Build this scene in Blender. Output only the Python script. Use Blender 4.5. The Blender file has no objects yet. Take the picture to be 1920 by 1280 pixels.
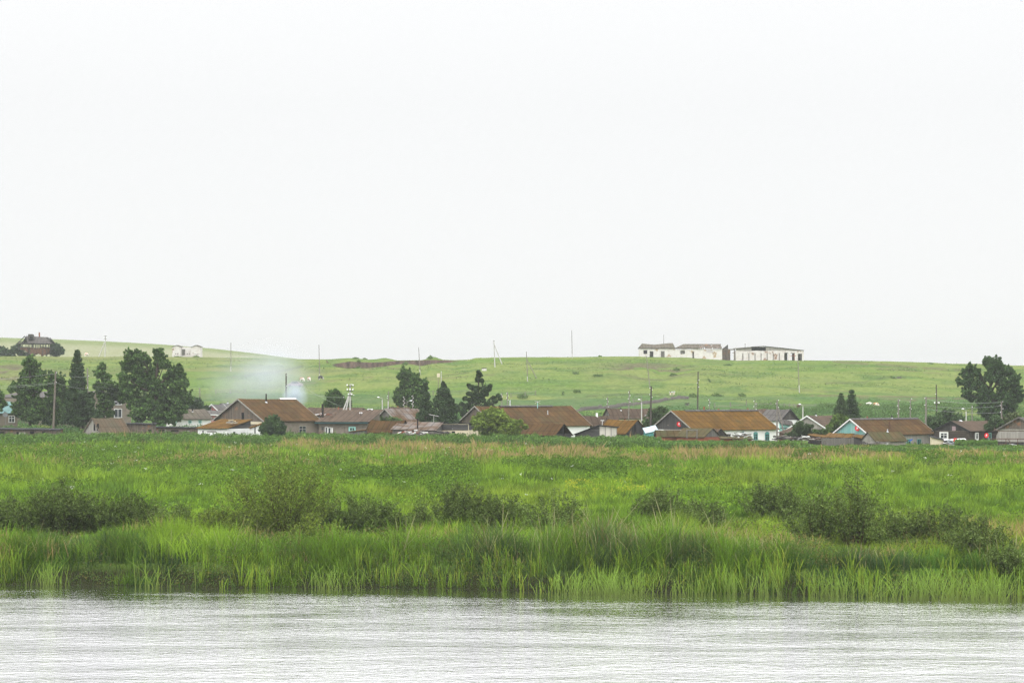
import bpy, bmesh, math, random
import numpy as np
from mathutils import Vector

# ------------------------------------------------------------------ camera, world, sun, exposure
SC = bpy.context.scene
COL = SC.collection
F = 4533.0      # focal length in pixels of a 1920 px wide frame (85 mm on 36 mm)
CH = 8.0        # camera height above the water
YH = 746.0      # image row of the horizon
cam_d = bpy.data.cameras.new("camera")
cam = bpy.data.objects.new("camera", cam_d); COL.objects.link(cam)
cam_d.sensor_width = 36.0; cam_d.lens = 85.0
cam_d.shift_y = 106.0 / 1920.0
cam_d.clip_start = 0.5; cam_d.clip_end = 12000
cam.location = (0, 0, CH); cam.rotation_euler = (math.radians(90), 0, 0)
SC.camera = cam

W = bpy.data.worlds.new("World"); SC.world = W; W.use_nodes = True
nt = W.node_tree; nt.nodes.clear()
o = nt.nodes.new("ShaderNodeOutputWorld")
sky = nt.nodes.new("ShaderNodeTexSky"); sky.sky_type = 'NISHITA'; sky.sun_disc = False
SUN_EL, SUN_ROT = math.radians(52), math.radians(200)
sky.sun_elevation = SUN_EL; sky.sun_rotation = SUN_ROT
b1 = nt.nodes.new("ShaderNodeBackground"); b1.inputs[1].default_value = 0.1
nt.links.new(sky.outputs[0], b1.inputs[0])
# overcast cloud deck: pale at the horizon, brighter towards the zenith
tc = nt.nodes.new("ShaderNodeTexCoord"); sp = nt.nodes.new("ShaderNodeSeparateXYZ")
nt.links.new(tc.outputs['Generated'], sp.inputs[0])
cr = nt.nodes.new("ShaderNodeValToRGB")
cr.color_ramp.elements[0].position = 0.0; cr.color_ramp.elements[0].color = (1.005, 1.01, 1.01, 1)
cr.color_ramp.elements[1].position = 1.0; cr.color_ramp.elements[1].color = (3.1, 3.12, 3.16, 1)
e = cr.color_ramp.elements.new(0.12); e.color = (0.985, 0.99, 0.99, 1)
e = cr.color_ramp.elements.new(0.165); e.color = (1.03, 1.035, 1.035, 1)
e = cr.color_ramp.elements.new(0.26); e.color = (2.1, 2.11, 2.12, 1)
e = cr.color_ramp.elements.new(0.5); e.color = (2.7, 2.72, 2.75, 1)
nt.links.new(sp.outputs[2], cr.inputs[0])
nz = nt.nodes.new("ShaderNodeTexNoise"); nz.inputs['Scale'].default_value = 2.2; nz.inputs['Detail'].default_value = 3
nt.links.new(tc.outputs['Generated'], nz.inputs['Vector'])
mr = nt.nodes.new("ShaderNodeMapRange"); mr.inputs[3].default_value = 0.975; mr.inputs[4].default_value = 1.02
nt.links.new(nz.outputs[0], mr.inputs[0])
vm = nt.nodes.new("ShaderNodeVectorMath"); vm.operation = 'SCALE'
nt.links.new(cr.outputs[0], vm.inputs[0]); nt.links.new(mr.outputs[0], vm.inputs['Scale'])
b2 = nt.nodes.new("ShaderNodeBackground"); b2.inputs[1].default_value = 1.0
nt.links.new(vm.outputs[0], b2.inputs[0])
mx = nt.nodes.new("ShaderNodeMixShader"); mx.inputs[0].default_value = 0.96
nt.links.new(b1.outputs[0], mx.inputs[1]); nt.links.new(b2.outputs[0], mx.inputs[2])
nt.links.new(mx.outputs[0], o.inputs[0])

sd = bpy.data.lights.new("sun", 'SUN'); sd.energy = 1.3; sd.angle = math.radians(14); sd.color = (1, 0.97, 0.92)
sun = bpy.data.objects.new("sun", sd); COL.objects.link(sun)
# light comes from behind-left of the camera, high up
sun.rotation_euler = (math.radians(38), 0, math.radians(-20))

SC.view_settings.view_transform = 'Standard'; SC.view_settings.look = 'None'
SC.view_settings.exposure = 0.0; SC.view_settings.gamma = 1.0
SC.render.engine = 'CYCLES'
cy = SC.cycles
cy.use_denoising = True
try:
    cy.denoiser = 'OPENIMAGEDENOISE'; cy.denoising_input_passes = 'RGB_ALBEDO_NORMAL'; cy.denoising_prefilter = 'FAST'
except Exception: pass
cy.max_bounces = 6; cy.diffuse_bounces = 2; cy.glossy_bounces = 2; cy.transmission_bounces = 4
cy.volume_bounces = 1; cy.transparent_max_bounces = 8
cy.use_adaptive_sampling = False
cy.volume_step_rate = 1.0; cy.volume_max_steps = 64

# ------------------------------------------------------------------ numbers and noise
rng = np.random.default_rng(7)
random.seed(7)
def PX(x, Y): return (x - 960.0) / F * Y
def PZ(y, Y): return CH + (YH - y) / F * Y
def _h(ix, iy, s):
    n = (ix.astype(np.int64) * 374761393 + iy.astype(np.int64) * 668265263 + s * 974634777) & 0x7fffffff
    n = ((n ^ (n >> 13)) * 1274126177) & 0x7fffffff
    return ((n ^ (n >> 16)) & 0xffff) / 65535.0
def vn(x, y, s=0):
    x = np.asarray(x, float); y = np.asarray(y, float)
    ix = np.floor(x); iy = np.floor(y); fx = x - ix; fy = y - iy
    fx = fx * fx * (3 - 2 * fx); fy = fy * fy * (3 - 2 * fy)
    a = _h(ix, iy, s); b = _h(ix + 1, iy, s); c = _h(ix, iy + 1, s); d = _h(ix + 1, iy + 1, s)
    return (a * (1 - fx) + b * fx) * (1 - fy) + (c * (1 - fx) + d * fx) * fy
def fbm(x, y, s=0, n=4):
    t = 0; a = 0.5; w = 0
    for i in range(n):
        t = t + a * vn(np.asarray(x) * 2 ** i, np.asarray(y) * 2 ** i, s + i * 17); w += a; a *= 0.5
    return t / w
def ss(t): t = np.clip(t, 0, 1); return t * t * (3 - 2 * t)

# ------------------------------------------------------------------ terrain
CP = [-900, 0, 120, 350, 450, 520, 560, 620, 640, 655, 675, 690, 705, 716, 724, 735, 745, 790, 800, 806, 816, 830, 850, 880, 892, 960, 1060, 1110, 1200, 1300, 1380, 1500, 1600, 1700, 1800, 1900, 2300, 2800]
CYV = [668, 669, 669.5, 669.5, 671, 672, 673, 673.5, 672, 671.3, 672.5, 674, 673.5, 671.5, 671, 673.5, 676, 675.6, 673, 668.8, 669.5, 674.5, 675.5, 674.6, 671, 669.5, 669.5, 668.6, 668, 671, 675.5, 675.3, 676.2, 678.5, 682.5, 686, 694, 700]
FPX = [-900, -300, 0, 100, 200, 300, 400, 480, 560, 700, 3000]
FYV = [620, 628, 634, 637, 641, 646.5, 654.5, 663.5, 674, 692, 705]
BX = [-60, -21, -7, 1, 12, 22, 60]
BY = [105.5, 104.2, 102.3, 100.6, 98.7, 97.3, 96]
SB = [600, 620, 630, 650, 690, 720, 740, 760, 775, 790, 800, 820, 840, 860, 900, 930]
SBV = [672, 684, 688, 691, 690, 687, 684, 681.5, 683.5, 686, 684, 681, 680, 678, 673, 660]
ST = [600, 620, 640, 655, 680, 700, 720, 735, 750, 790, 800, 830, 850, 880, 900, 930]
STV = [672, 683, 680, 677.5, 679, 679.5, 678.5, 677, 676, 675.6, 674.5, 675, 675.5, 674.5, 673, 660]
def bank(X): 
    return np.interp(X, BX, BY) + 1.5 * (vn(np.asarray(X) * 0.16, 0 * np.asarray(X), 5) - 0.5) + 0.7 * (vn(np.asarray(X) * 0.55, 0 * np.asarray(X), 3) - 0.5) + 0.3 * (vn(np.asarray(X) * 1.9, 0 * np.asarray(X), 4) - 0.5)
def terr(X, Y):
    X = np.asarray(X, float); Y = np.asarray(Y, float)
    p = 960 + X / np.maximum(Y, 50) * F
    d = Y - bank(X)
    zb = np.interp(d, [-40, -3, 0, 0.5, 1.3, 1.9, 6], [-2.5, -0.8, 0.0, 0.12, 0.72, 0.95, 1.0])
    zb = zb + ss((d - 2) / 6) * (0.35 * (fbm(X / 14, Y / 22, 11) - 0.5) + 0.12 * (vn(X / 3, Y / 4, 12) - 0.5))
    zc = CH + (YH - np.interp(p, CP, CYV)) * 800 / F
    z = zb + 2.6 * ss((Y - 372) / 95) * 0.5 + np.clip((Y - 375) / 75, 0, 1) * 1.3
    t = (Y - 450) / 350
    S = 0.4 * np.clip(t, 0, 1) + 0.6 * ss(np.clip(t, 0, 1) ** 1.15)
    hz = z + (zc - 3.6) * S
    # slope relief: terraces, gullies
    m = ss(t * 4) * (1 - ss((Y - 760) / 40))
    hz = hz + m * (2.4 * (fbm(X / 60, Y / 22, 21) - 0.5) + 0.6 * (fbm(X / 12, Y / 7, 22) - 0.5))
    # gully field left of the ruined farm
    g = np.exp(-((p - 1215) / 70) ** 2 - ((Y - 690) / 45) ** 2)
    hz = hz + g * (6 * (fbm(X / 9, Y / 40, 31) - 0.55) - 1.2)
    g2 = np.exp(-((p - 20) / 55) ** 2 - ((Y - 670) / 35) ** 2)
    hz = hz + g2 * (5 * (fbm((X + Y * 0.4) / 14, Y / 30, 33) - 0.6) - 0.5)
    # clay scarp of the old quarry
    Ys = 776 + 3.5 * (fbm(X / 7, 0 * X, 41) - 0.5)
    inq = (p > 612) & (p < 905)
    zbq = CH + (YH - np.interp(p, SB, SBV)) * Y / F
    ztq = CH + (YH - np.interp(p, ST, STV)) * Y / F
    q = np.where(Y < Ys, np.minimum(hz, zbq), np.where(Y < 799, np.minimum(np.maximum(ztq, hz - 9), np.maximum(zc, ztq)), hz))
    q = np.where((Y >= Ys) & (Y < 800), ztq + (zc - ztq) * ss((Y - Ys) / 22), q)
    hz = np.where(inq & (Y > 690) & (Y < 800), q, hz)
    far = CH + (YH - np.interp(p, FPX, FYV)) * 1500 / F
    back = zc - 7 * ss((Y - 806) / 190)
    zf = back + (far - (zc - 7)) * ss((Y - 1000) / 500)
    zf = zf - 25 * ss((Y - 1560) / 900)
    return np.where(Y > 800, np.where(Y > 1000, zf, back), hz)
def gz(X, Y): return float(terr(np.array([X]), np.array([Y]))[0])
_YS = np.concatenate([np.arange(98, 380, 1.0), np.arange(380, 800, 0.5)])
def Yat(x, y):
    """distance at which the ground shows at image point (x, y)"""
    yy = YH - (terr(PX(x, _YS), _YS) - CH) / _YS * F
    i = np.nonzero(yy <= y)[0]
    return float(_YS[i[0]]) if len(i) else 800.0

# ------------------------------------------------------------------ node materials
def _mat(name):
    m = bpy.data.materials.new(name); m.use_nodes = True
    t = m.node_tree; t.nodes.clear()
    return m, t
class N:
    def __init__(s, t): s.t = t
    def n(s, typ, **k):
        x = s.t.nodes.new("ShaderNode" + typ)
        for a, b in k.items(): setattr(x, a, b)
        return x
    def l(s, a, b): s.t.links.new(a, b)
    def val(s, sock, v):
        if hasattr(v, 'is_linked') or isinstance(v, bpy.types.NodeSocket): s.l(v, sock)
        else: sock.default_value = v
    def math(s, op, a, b=0.0, c=0.0):
        x = s.n("Math", operation=op); s.val(x.inputs[0], a); s.val(x.inputs[1], b)
        if op in ('MULTIPLY_ADD',): s.val(x.inputs[2], c)
        return x.outputs[0]
    def noise(s, vec, scale, detail=3, rough=0.6):
        x = s.n("TexNoise"); s.l(vec, x.inputs['Vector']); x.inputs['Scale'].default_value = scale
        x.inputs['Detail'].default_value = detail; x.inputs['Roughness'].default_value = rough
        return x.outputs[0]
    def mapv(s, vec, sc, loc=(0, 0, 0)):
        x = s.n("Mapping"); s.l(vec, x.inputs[0]); x.inputs['Scale'].default_value = sc; x.inputs['Location'].default_value = loc
        return x.outputs[0]
    def rng(s, v, a, b, c=0.0, d=1.0):
        x = s.n("MapRange"); s.val(x.inputs[0], v)
        for i, q in zip((1, 2, 3, 4), (a, b, c, d)): x.inputs[i].default_value = q
        return x.outputs[0]
    def mix(s, f, a, b, mode='MIX'):
        x = s.n("Mix", data_type='RGBA', blend_type=mode); s.val(x.inputs[0], f)
        s.val(x.inputs[6], a if not isinstance(a, tuple) else (*a, 1)[:4]); s.val(x.inputs[7], b if not isinstance(b, tuple) else (*b, 1)[:4])
        return x.outputs[2]
    def pr(s, col, rough=0.9, spec=0.25, bump=None, dist=0.02, metal=0.0):
        p = s.n("BsdfPrincipled"); s.val(p.inputs['Base Color'], col if not isinstance(col, tuple) else (*col, 1)[:4])
        s.val(p.inputs['Roughness'], rough); p.inputs['Specular IOR Level'].default_value = spec; p.inputs['Metallic'].default_value = metal
        if bump is not None:
            b = s.n("Bump"); b.inputs['Distance'].default_value = dist; b.inputs['Strength'].default_value = 0.8
            s.l(bump, b.inputs['Height']); s.l(b.outputs[0], p.inputs['Normal'])
        o = s.n("OutputMaterial"); s.l(p.outputs[0], o.inputs[0])
        return p
def plain(name, c, rough=0.85, var=0.25, scale=1.5, spec=0.08, metal=0.0):
    m, t = _mat(name); g = N(t)
    ob = g.n("TexCoord").outputs['Object']
    f = g.rng(g.noise(ob, scale, 4), 0.3, 0.7)
    dark = tuple(x * (1 - var) for x in c)
    g.pr(g.mix(f, dark, c), rough, spec, metal=metal)
    return m
def rust(name, c1, c2, moss=None, sheet=(1.05, 1.7), mossamt=0.5, rough=0.85):
    """old sheet roofing: u along the ridge, v down the slope, metres"""
    m, t = _mat(name); g = N(t)
    uv = g.n("TexCoord").outputs['UV']
    ob = g.n("TexCoord").outputs['Object']
    sx = g.n("SeparateXYZ"); g.l(uv, sx.inputs[0])
    ui = g.math('FLOOR', g.math('DIVIDE', sx.outputs[0], sheet[0])); vi = g.math('FLOOR', g.math('DIVIDE', sx.outputs[1], sheet[1]))
    cb = g.n("CombineXYZ"); g.l(ui, cb.inputs[0]); g.l(vi, cb.inputs[1])
    wn = g.n("TexWhiteNoise", noise_dimensions='2D'); g.l(cb.outputs[0], wn.inputs[0])
    st = g.mapv(uv, (3.0, 0.35, 1))
    f = g.rng(g.noise(st, 1.6, 5, 0.7), 0.35, 0.68)
    f = g.math('MULTIPLY', g.math('ADD', f, g.rng(g.noise(ob, 0.35, 3), 0.3, 0.7)), 0.5)
    col = g.mix(f, tuple(x * 0.8 for x in c1), tuple(x * 1.12 for x in c2))
    col = g.mix(g.rng(wn.outputs[0], 0, 1, 0.0, 0.55), col, g.mix(0.5, col, tuple(x * 0.4 for x in c1)))
    if moss:
        mm = g.rng(g.noise(ob, 0.45, 5, 0.65), 0.62 - mossamt * 0.3, 0.75 - mossamt * 0.2)
        col = g.mix(mm, col, moss)
    fu = g.math('FRACT', g.math('DIVIDE', sx.outputs[0], sheet[0])); fv = g.math('FRACT', g.math('DIVIDE', sx.outputs[1], sheet[1]))
    e1 = g.math('LESS_THAN', fu, 0.13); e2 = g.math('LESS_THAN', fv, 0.06)
    ed = g.math('MAXIMUM', e1, e2)
    col = g.mix(g.math('MULTIPLY', ed, 0.7), col, tuple(x * 0.35 for x in c1))
    wv = g.math('SINE', g.math('MULTIPLY', sx.outputs[0], 42.0))
    g.pr(col, rough, 0.05, bump=wv, dist=0.012)
    return m
def boards(name, c1, c2, per=0.17, horiz=False, patch=None, patchamt=0.3):
    m, t = _mat(name); g = N(t)
    uv = g.n("TexCoord").outputs['UV']; ob = g.n("TexCoord").outputs['Object']
    sx = g.n("SeparateXYZ"); g.l(uv, sx.inputs[0])
    a, b = (sx.outputs[1], sx.outputs[0]) if horiz else (sx.outputs[0], sx.outputs[1])
    i = g.math('FLOOR', g.math('DIVIDE', a, per)); fr = g.math('FRACT', g.math('DIVIDE', a, per))
    cb = g.n("CombineXYZ"); g.l(i, cb.inputs[0]); g.l(g.math('FLOOR', g.math('DIVIDE', b, 2.7)), cb.inputs[1])
    wn = g.n("TexWhiteNoise", noise_dimensions='2D'); g.l(cb.outputs[0], wn.inputs[0])
    st = g.mapv(uv, (0.6, 9, 1) if horiz else (9, 0.6, 1))
    f = g.rng(g.noise(st, 1.0, 4, 0.7), 0.3, 0.75)
    f = g.math('ADD', g.math('MULTIPLY', f, 0.55), g.math('MULTIPLY', wn.outputs[0], 0.45))
    col = g.mix(f, c1, c2)
    if patch:
        pm = g.rng(g.noise(ob, 0.8, 4, 0.7), 0.66 - patchamt * 0.2, 0.72 - patchamt * 0.1)
        col = g.mix(pm, col, patch)
    ed = g.math('LESS_THAN', fr, 0.13)
    col = g.mix(g.math('MULTIPLY', ed, 0.75), col, tuple(x * 0.25 for x in c1))
    g.pr(col, 0.9, 0.04, bump=g.math('SUBTRACT', 1.0, ed), dist=0.02)
    return m
def plaster(name, c, stain, amt=0.5, patch=None):
    m, t = _mat(name); g = N(t)
    ob = g.n("TexCoord").outputs['Object']
    f = g.rng(g.noise(ob, 0.9, 6, 0.7), 0.62 - 0.25 * amt, 0.8)
    st = g.mapv(ob, (2.5, 2.5, 0.35))
    f2 = g.rng(g.noise(st, 1.4, 4, 0.7), 0.5, 0.8)
    col = g.mix(g.math('MULTIPLY', g.math('MAXIMUM', f, f2), amt), c, stain)
    if patch:
        f3 = g.rng(g.noise(g.mapv(ob, (1, 1, 1), (7, 3, 2)), 0.38, 4, 0.6), 0.6, 0.62)
        col = g.mix(f3, col, patch)
    g.pr(col, 0.9, 0.04, bump=g.noise(ob, 12, 3), dist=0.02)
    return m
def leafmat(name, trans=0.3, mul=1.0, rough=0.5, gloss=0.006):
    m, t = _mat(name); g = N(t)
    at = g.n("Attribute"); at.attribute_name = "tint"
    c = at.outputs['Color']
    if mul != 1.0: c = g.mix(1.0, c, (mul, mul, mul), 'MULTIPLY')
    d = g.n("BsdfDiffuse"); g.l(c, d.inputs[0])
    tr = g.n("BsdfTranslucent"); g.l(g.mix(0.5, c, (0.10, 0.16, 0.02)), tr.inputs[0])
    m1 = g.n("MixShader"); m1.inputs[0].default_value = trans; g.l(d.outputs[0], m1.inputs[1]); g.l(tr.outputs[0], m1.inputs[2])
    gl = g.n("BsdfGlossy"); gl.inputs['Roughness'].default_value = rough; gl.inputs[0].default_value = (0.8, 0.85, 0.8, 1)
    m2 = g.n("MixShader"); m2.inputs[0].default_value = gloss; g.l(m1.outputs[0], m2.inputs[1]); g.l(gl.outputs[0], m2.inputs[2])
    oo = g.n("OutputMaterial"); g.l(m2.outputs[0], oo.inputs[0])
    return m

M = dict(
    rust=rust("rusty sheet roofing", (0.050, 0.031, 0.014), (0.118, 0.062, 0.021), (0.065, 0.050, 0.020), mossamt=0.35),
    rust_hot=rust("orange lichen roofing", (0.080, 0.043, 0.009), (0.160, 0.082, 0.014), (0.078, 0.053, 0.014), mossamt=0.2),
    rust_moss=rust("mossy roofing", (0.075, 0.055, 0.026), (0.115, 0.078, 0.034), (0.060, 0.065, 0.028), mossamt=0.7),
    rust_brown=rust("brown slate roofing", (0.068, 0.050, 0.038), (0.115, 0.078, 0.052), None),
    rust_patch=rust("rusty roofing with grey sheets", (0.085, 0.058, 0.036), (0.14, 0.08, 0.045), (0.16, 0.145, 0.135), mossamt=0.7),
    corr=rust("rust streaked corrugated sheet", (0.080, 0.066, 0.048), (0.135, 0.085, 0.050), (0.08, 0.07, 0.045), sheet=(0.6, 2.1), mossamt=0.8),
    slate=rust("grey slate roofing", (0.085, 0.078, 0.072), (0.135, 0.125, 0.115), None),
    slate_warm=rust("weathered slate roofing", (0.10, 0.088, 0.07), (0.16, 0.135, 0.105), (0.09, 0.085, 0.055), mossamt=0.4),
    teal_roof=rust("pale teal sheet roofing", (0.12, 0.22, 0.21), (0.16, 0.27, 0.25), None, sheet=(1.6, 9)),
    tar=plain("black tar felt", (0.03, 0.03, 0.032), 0.8),
    wood=boards("weathered grey boards", (0.075, 0.07, 0.065), (0.21, 0.195, 0.175), 0.19),
    wood_brown=boards("grey brown boards", (0.075, 0.065, 0.055), (0.21, 0.17, 0.135), 0.19, patch=(0.26, 0.13, 0.07), patchamt=0.6),
    wood_dark=boards("dark boards", (0.028, 0.027, 0.027), (0.085, 0.08, 0.076), 0.2),
    wood_patch=boards("dark boards with pale bare spots", (0.035, 0.034, 0.033), (0.10, 0.095, 0.09), 0.25, patch=(0.45, 0.34, 0.24), patchamt=-0.05),
    wood_red=boards("reddish boards", (0.06, 0.045, 0.035), (0.20, 0.10, 0.06), 0.2),
    wood_h=boards("horizontal dark planks", (0.03, 0.03, 0.03), (0.12, 0.115, 0.11), 0.22, True),
    logs=boards("log wall", (0.035, 0.03, 0.027), (0.105, 0.085, 0.07), 0.26, True),
    wood_pale=boards("pale silvery boards", (0.22, 0.205, 0.18), (0.40, 0.38, 0.34), 0.17),
    turq_worn=boards("worn turquoise boards", (0.11, 0.36, 0.32), (0.34, 0.50, 0.46), 0.2, patch=(0.42, 0.42, 0.38), patchamt=0.4),
    panels=boards("pale fibreboard panels", (0.42, 0.40, 0.36), (0.62, 0.58, 0.5), 0.95),
    turq=plain("turquoise paint", (0.10, 0.32, 0.30), 0.6, 0.2),
    teal_dark=plain("dark teal fascia", (0.03, 0.085, 0.09), 0.7),
    turq_pale=plain("pale turquoise paint", (0.32, 0.62, 0.56), 0.6, 0.15),
    white=plaster("white limewash", (0.80, 0.80, 0.78), (0.5, 0.46, 0.40), 0.3),
    whitep=plain("white paint", (0.75, 0.75, 0.73), 0.6, 0.12),
    cream=plaster("cream wall", (0.62, 0.55, 0.40), (0.4, 0.34, 0.25), 0.4),
    stucco=plaster("grey stucco", (0.215, 0.185, 0.15), (0.12, 0.10, 0.08), 0.9),
    stucco2=plaster("patched grey stucco", (0.22, 0.19, 0.16), (0.10, 0.085, 0.07), 1.0, (0.16, 0.12, 0.09)),
    ruin=plaster("peeling whitewashed ruin wall", (0.66, 0.64, 0.61), (0.38, 0.29, 0.21), 0.6, (0.42, 0.32, 0.22)),
    ruin2=plaster("dirty white panel wall", (0.66, 0.64, 0.62), (0.40, 0.30, 0.25), 0.8, (0.30, 0.20, 0.15)),
    brick=plaster("red brick", (0.26, 0.09, 0.055), (0.16, 0.07, 0.05), 0.7),
    dark=plain("dark interior", (0.015, 0.015, 0.016), 0.9),  # near-black colour, mostly on sheets that paint the shade of openings
    glass=plain("window glass", (0.035, 0.045, 0.05), 0.15, 0.3, spec=0.6),
    metal=plain("black stove pipe", (0.03, 0.026, 0.024), 0.6),
    rustmetal=plain("rusted pipe", (0.10, 0.05, 0.035), 0.8),
    zinc=plain("zinc flashing", (0.45, 0.47, 0.48), 0.45, spec=0.5),
    pole=plain("old pole wood", (0.24, 0.215, 0.19), 0.9, 0.45, 4),
    pole_dark=plain("tarred pole wood", (0.09, 0.078, 0.068), 0.9, 0.4, 4),
    conc=plain("pole concrete", (0.50, 0.49, 0.46), 0.85, 0.2, 3),
    ins=plain("white porcelain", (0.85, 0.85, 0.85), 0.3, 0.02),
    wire=plain("old wire", (0.36, 0.37, 0.36), 0.6, 0.05),
    red=plain("red dish paint", (0.72, 0.025, 0.035), 0.5, 0.06),
    greydish=plain("grey dish paint", (0.26, 0.27, 0.27), 0.6, 0.1),
    pink=plain("pink boards", (0.46, 0.20, 0.19), 0.8, 0.15),
    mauve=plain("mauve board", (0.33, 0.24, 0.26), 0.8, 0.15),
    lblue=plain("pale blue sheet", (0.42, 0.52, 0.55), 0.5, 0.1),
    bark=plain("bark", (0.085, 0.068, 0.052), 0.95, 0.5, 5),
    bark_pale=plain("pale bark", (0.20, 0.17, 0.14), 0.95, 0.5, 5),
    twig=plain("willow twigs", (0.09, 0.062, 0.035), 0.9, 0.3, 5),
    stone=plaster("field stone", (0.17, 0.155, 0.14), (0.07, 0.07, 0.06), 0.9),
    orange=plain("orange paint", (0.65, 0.10, 0.03), 0.6, 0.1),
    leaf=leafmat("tree leaves", 0.2), needle=leafmat("needles", 0.06), shrubleaf=leafmat("willow leaves", 0.25),
    grass=leafmat("grass blades", 0.27, gloss=0.004), flower=leafmat("flower heads", 0.3, gloss=0.0),
)

# ------------------------------------------------------------------ mesh builder
class MB:
    def __init__(s): s.v = []; s.f = []; s.uv = []
    def poly(s, pts, ud=None):
        pts = [Vector(p) for p in pts]; n = len(s.v); s.v += pts; s.f.append(tuple(range(n, n + len(pts))))
        a = pts[0]; e1 = (Vector(ud) if ud is not None else (pts[1] - a))
        e1 = e1.normalized() if e1.length > 1e-9 else Vector((1, 0, 0))
        nn = Vector((0, 0, 0))
        for i in range(1, len(pts) - 1): nn += (pts[i] - a).cross(pts[i + 1] - a)
        nn = nn.normalized() if nn.length > 1e-12 else Vector((0, 0, 1))
        e1 = (e1 - nn * e1.dot(nn)); e1 = e1.normalized() if e1.length > 1e-9 else nn.orthogonal().normalized()
        e2 = nn.cross(e1)
        if e2.z < -1e-6 or (abs(e2.z) <= 1e-6 and e2.y < 0): e2 = -e2
        for p in pts: s.uv.append(((p - a).dot(e1), (p - a).dot(e2)))
    def box(s, o, a, b, c):
        """parallelepiped: corner o and three edge vectors"""
        o, a, b, c = map(Vector, (o, a, b, c))
        P = [o, o + a, o + a + b, o + b]; Q = [p + c for p in P]
        s.poly([P[3], P[2], P[1], P[0]], a); s.poly(Q, a)
        for i in range(4):
            j = (i + 1) % 4
            s.poly([P[i], P[j], Q[j], Q[i]], P[j] - P[i])
    def cbox(s, c, sx, sy, sz):
        s.box((c[0] - sx / 2, c[1] - sy / 2, c[2]), (sx, 0, 0), (0, sy, 0), (0, 0, sz))
    def prism(s, pts, ext, ud=None):
        pts = [Vector(p) for p in pts]; ext = Vector(ext); q = [p + ext for p in pts]
        s.poly(pts, ud); s.poly(q[::-1], ud)
        for i in range(len(pts)):
            j = (i + 1) % len(pts); s.poly([pts[i], pts[j], q[j], q[i]])
    def tube(s, pts, rad, n=7, cap=True):
        pts = [Vector(p) for p in pts]
        if not isinstance(rad, (list, tuple)): rad = [rad] * len(pts)
        rings = []
        for k, p in enumerate(pts):
            d = (pts[min(k + 1, len(pts) - 1)] - pts[max(k - 1, 0)]).normalized()
            x = d.cross(Vector((0.13, 1, 0.07))).normalized(); y = d.cross(x)
            b = len(s.v)
            for i in range(n):
                a = 2 * math.pi * i / n; s.v.append(p + (x * math.cos(a) + y * math.sin(a)) * rad[k])
            rings.append(b)
        for a, b in zip(rings, rings[1:]):
            for i in range(n):
                j = (i + 1) % n; s.f.append((a + i, a + j, b + j, b + i)); s.uv += [(i / n, 0), (j / n, 0), (j / n, 1), (i / n, 1)]
        if cap:
            for b in (rings[0], rings[-1]):
                s.f.append(tuple(b + i for i in range(n))); s.uv += [(0, 0)] * n
    def ball(s, c, r, n=8, m=5, sc=(1, 1, 1)):
        b = len(s.v); c = Vector(c)
        for j in range(m + 1):
            th = math.pi * j / m
            for i in range(n):
                a = 2 * math.pi * i / n
                s.v.append(c + Vector((math.sin(th) * math.cos(a) * sc[0], math.sin(th) * math.sin(a) * sc[1], math.cos(th) * sc[2])) * r)
        for j in range(m):
            for i in range(n):
                k = (i + 1) % n; s.f.append((b + j * n + i, b + (j + 1) * n + i, b + (j + 1) * n + k, b + j * n + k)); s.uv += [(0, 0)] * 4
    def build(s, name, mat, parent=None, at=None, smooth=False):
        org = Vector(at) if at is not None else (Vector(parent['_o']) if parent is not None and '_o' in parent.keys() else Vector((0, 0, 0)))
        me = bpy.data.meshes.new(name)
        me.from_pydata([tuple(v - org) for v in s.v], [], s.f)
        ul = me.uv_layers.new(name="UVMap")
        ul.data.foreach_set("uv", np.array(s.uv, dtype=np.float32).ravel())
        if smooth: me.polygons.foreach_set("use_smooth", [True] * len(me.polygons))
        me.materials.append(M[mat] if isinstance(mat, str) else mat)
        me.update()
        ob = bpy.data.objects.new(name, me); COL.objects.link(ob)
        ob['_o'] = tuple(org)
        if parent is not None: ob.parent = parent
        else: ob.location = org
        return ob
def tag(ob, label=None, cat=None, group=None, kind=None):
    if label: ob['label'] = label
    if cat: ob['category'] = cat
    if group: ob['group'] = group
    if kind: ob['kind'] = kind
    return ob
def thing(name, label, cat, loc, group=None):
    e = bpy.data.objects.new(name, None); COL.objects.link(e); e.location = loc; e['_o'] = tuple(loc); e.empty_display_size = 0.5
    return tag(e, label, cat, group)
def npmesh(name, V, faces_n, idx, mat, parent=None, tint=None, at=(0, 0, 0), smooth=False):
    """fast mesh: V (n,3); faces_n vertices per face (int or array); idx flat loop indices; tint per vertex (n,3)"""
    V = np.asarray(V, np.float32) - np.asarray(at, np.float32)
    me = bpy.data.meshes.new(name)
    me.vertices.add(len(V)); me.vertices.foreach_set("co", V.ravel())
    idx = np.asarray(idx, np.int32).ravel()
    if np.isscalar(faces_n): nf = len(idx) // faces_n; tot = np.full(nf, faces_n, np.int32)
    else: tot = np.asarray(faces_n, np.int32); nf = len(tot)
    st = np.concatenate([[0], np.cumsum(tot)[:-1]]).astype(np.int32)
    me.loops.add(len(idx)); me.loops.foreach_set("vertex_index", idx)
    me.polygons.add(nf); me.polygons.foreach_set("loop_start", st); me.polygons.foreach_set("loop_total", tot)
    if smooth: me.polygons.foreach_set("use_smooth", np.ones(nf, bool))
    if tint is not None:
        a = me.color_attributes.new("tint", 'FLOAT_COLOR', 'POINT')
        c = np.ones((len(V), 4), np.float32); c[:, :3] = tint; a.data.foreach_set("color", c.ravel())
    me.update(calc_edges=True)
    me.materials.append(M[mat] if isinstance(mat, str) else mat)
    ob = bpy.data.objects.new(name, me); COL.objects.link(ob)
    if parent is not None: ob.parent = parent
    else: ob.location = at
    return ob
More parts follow.
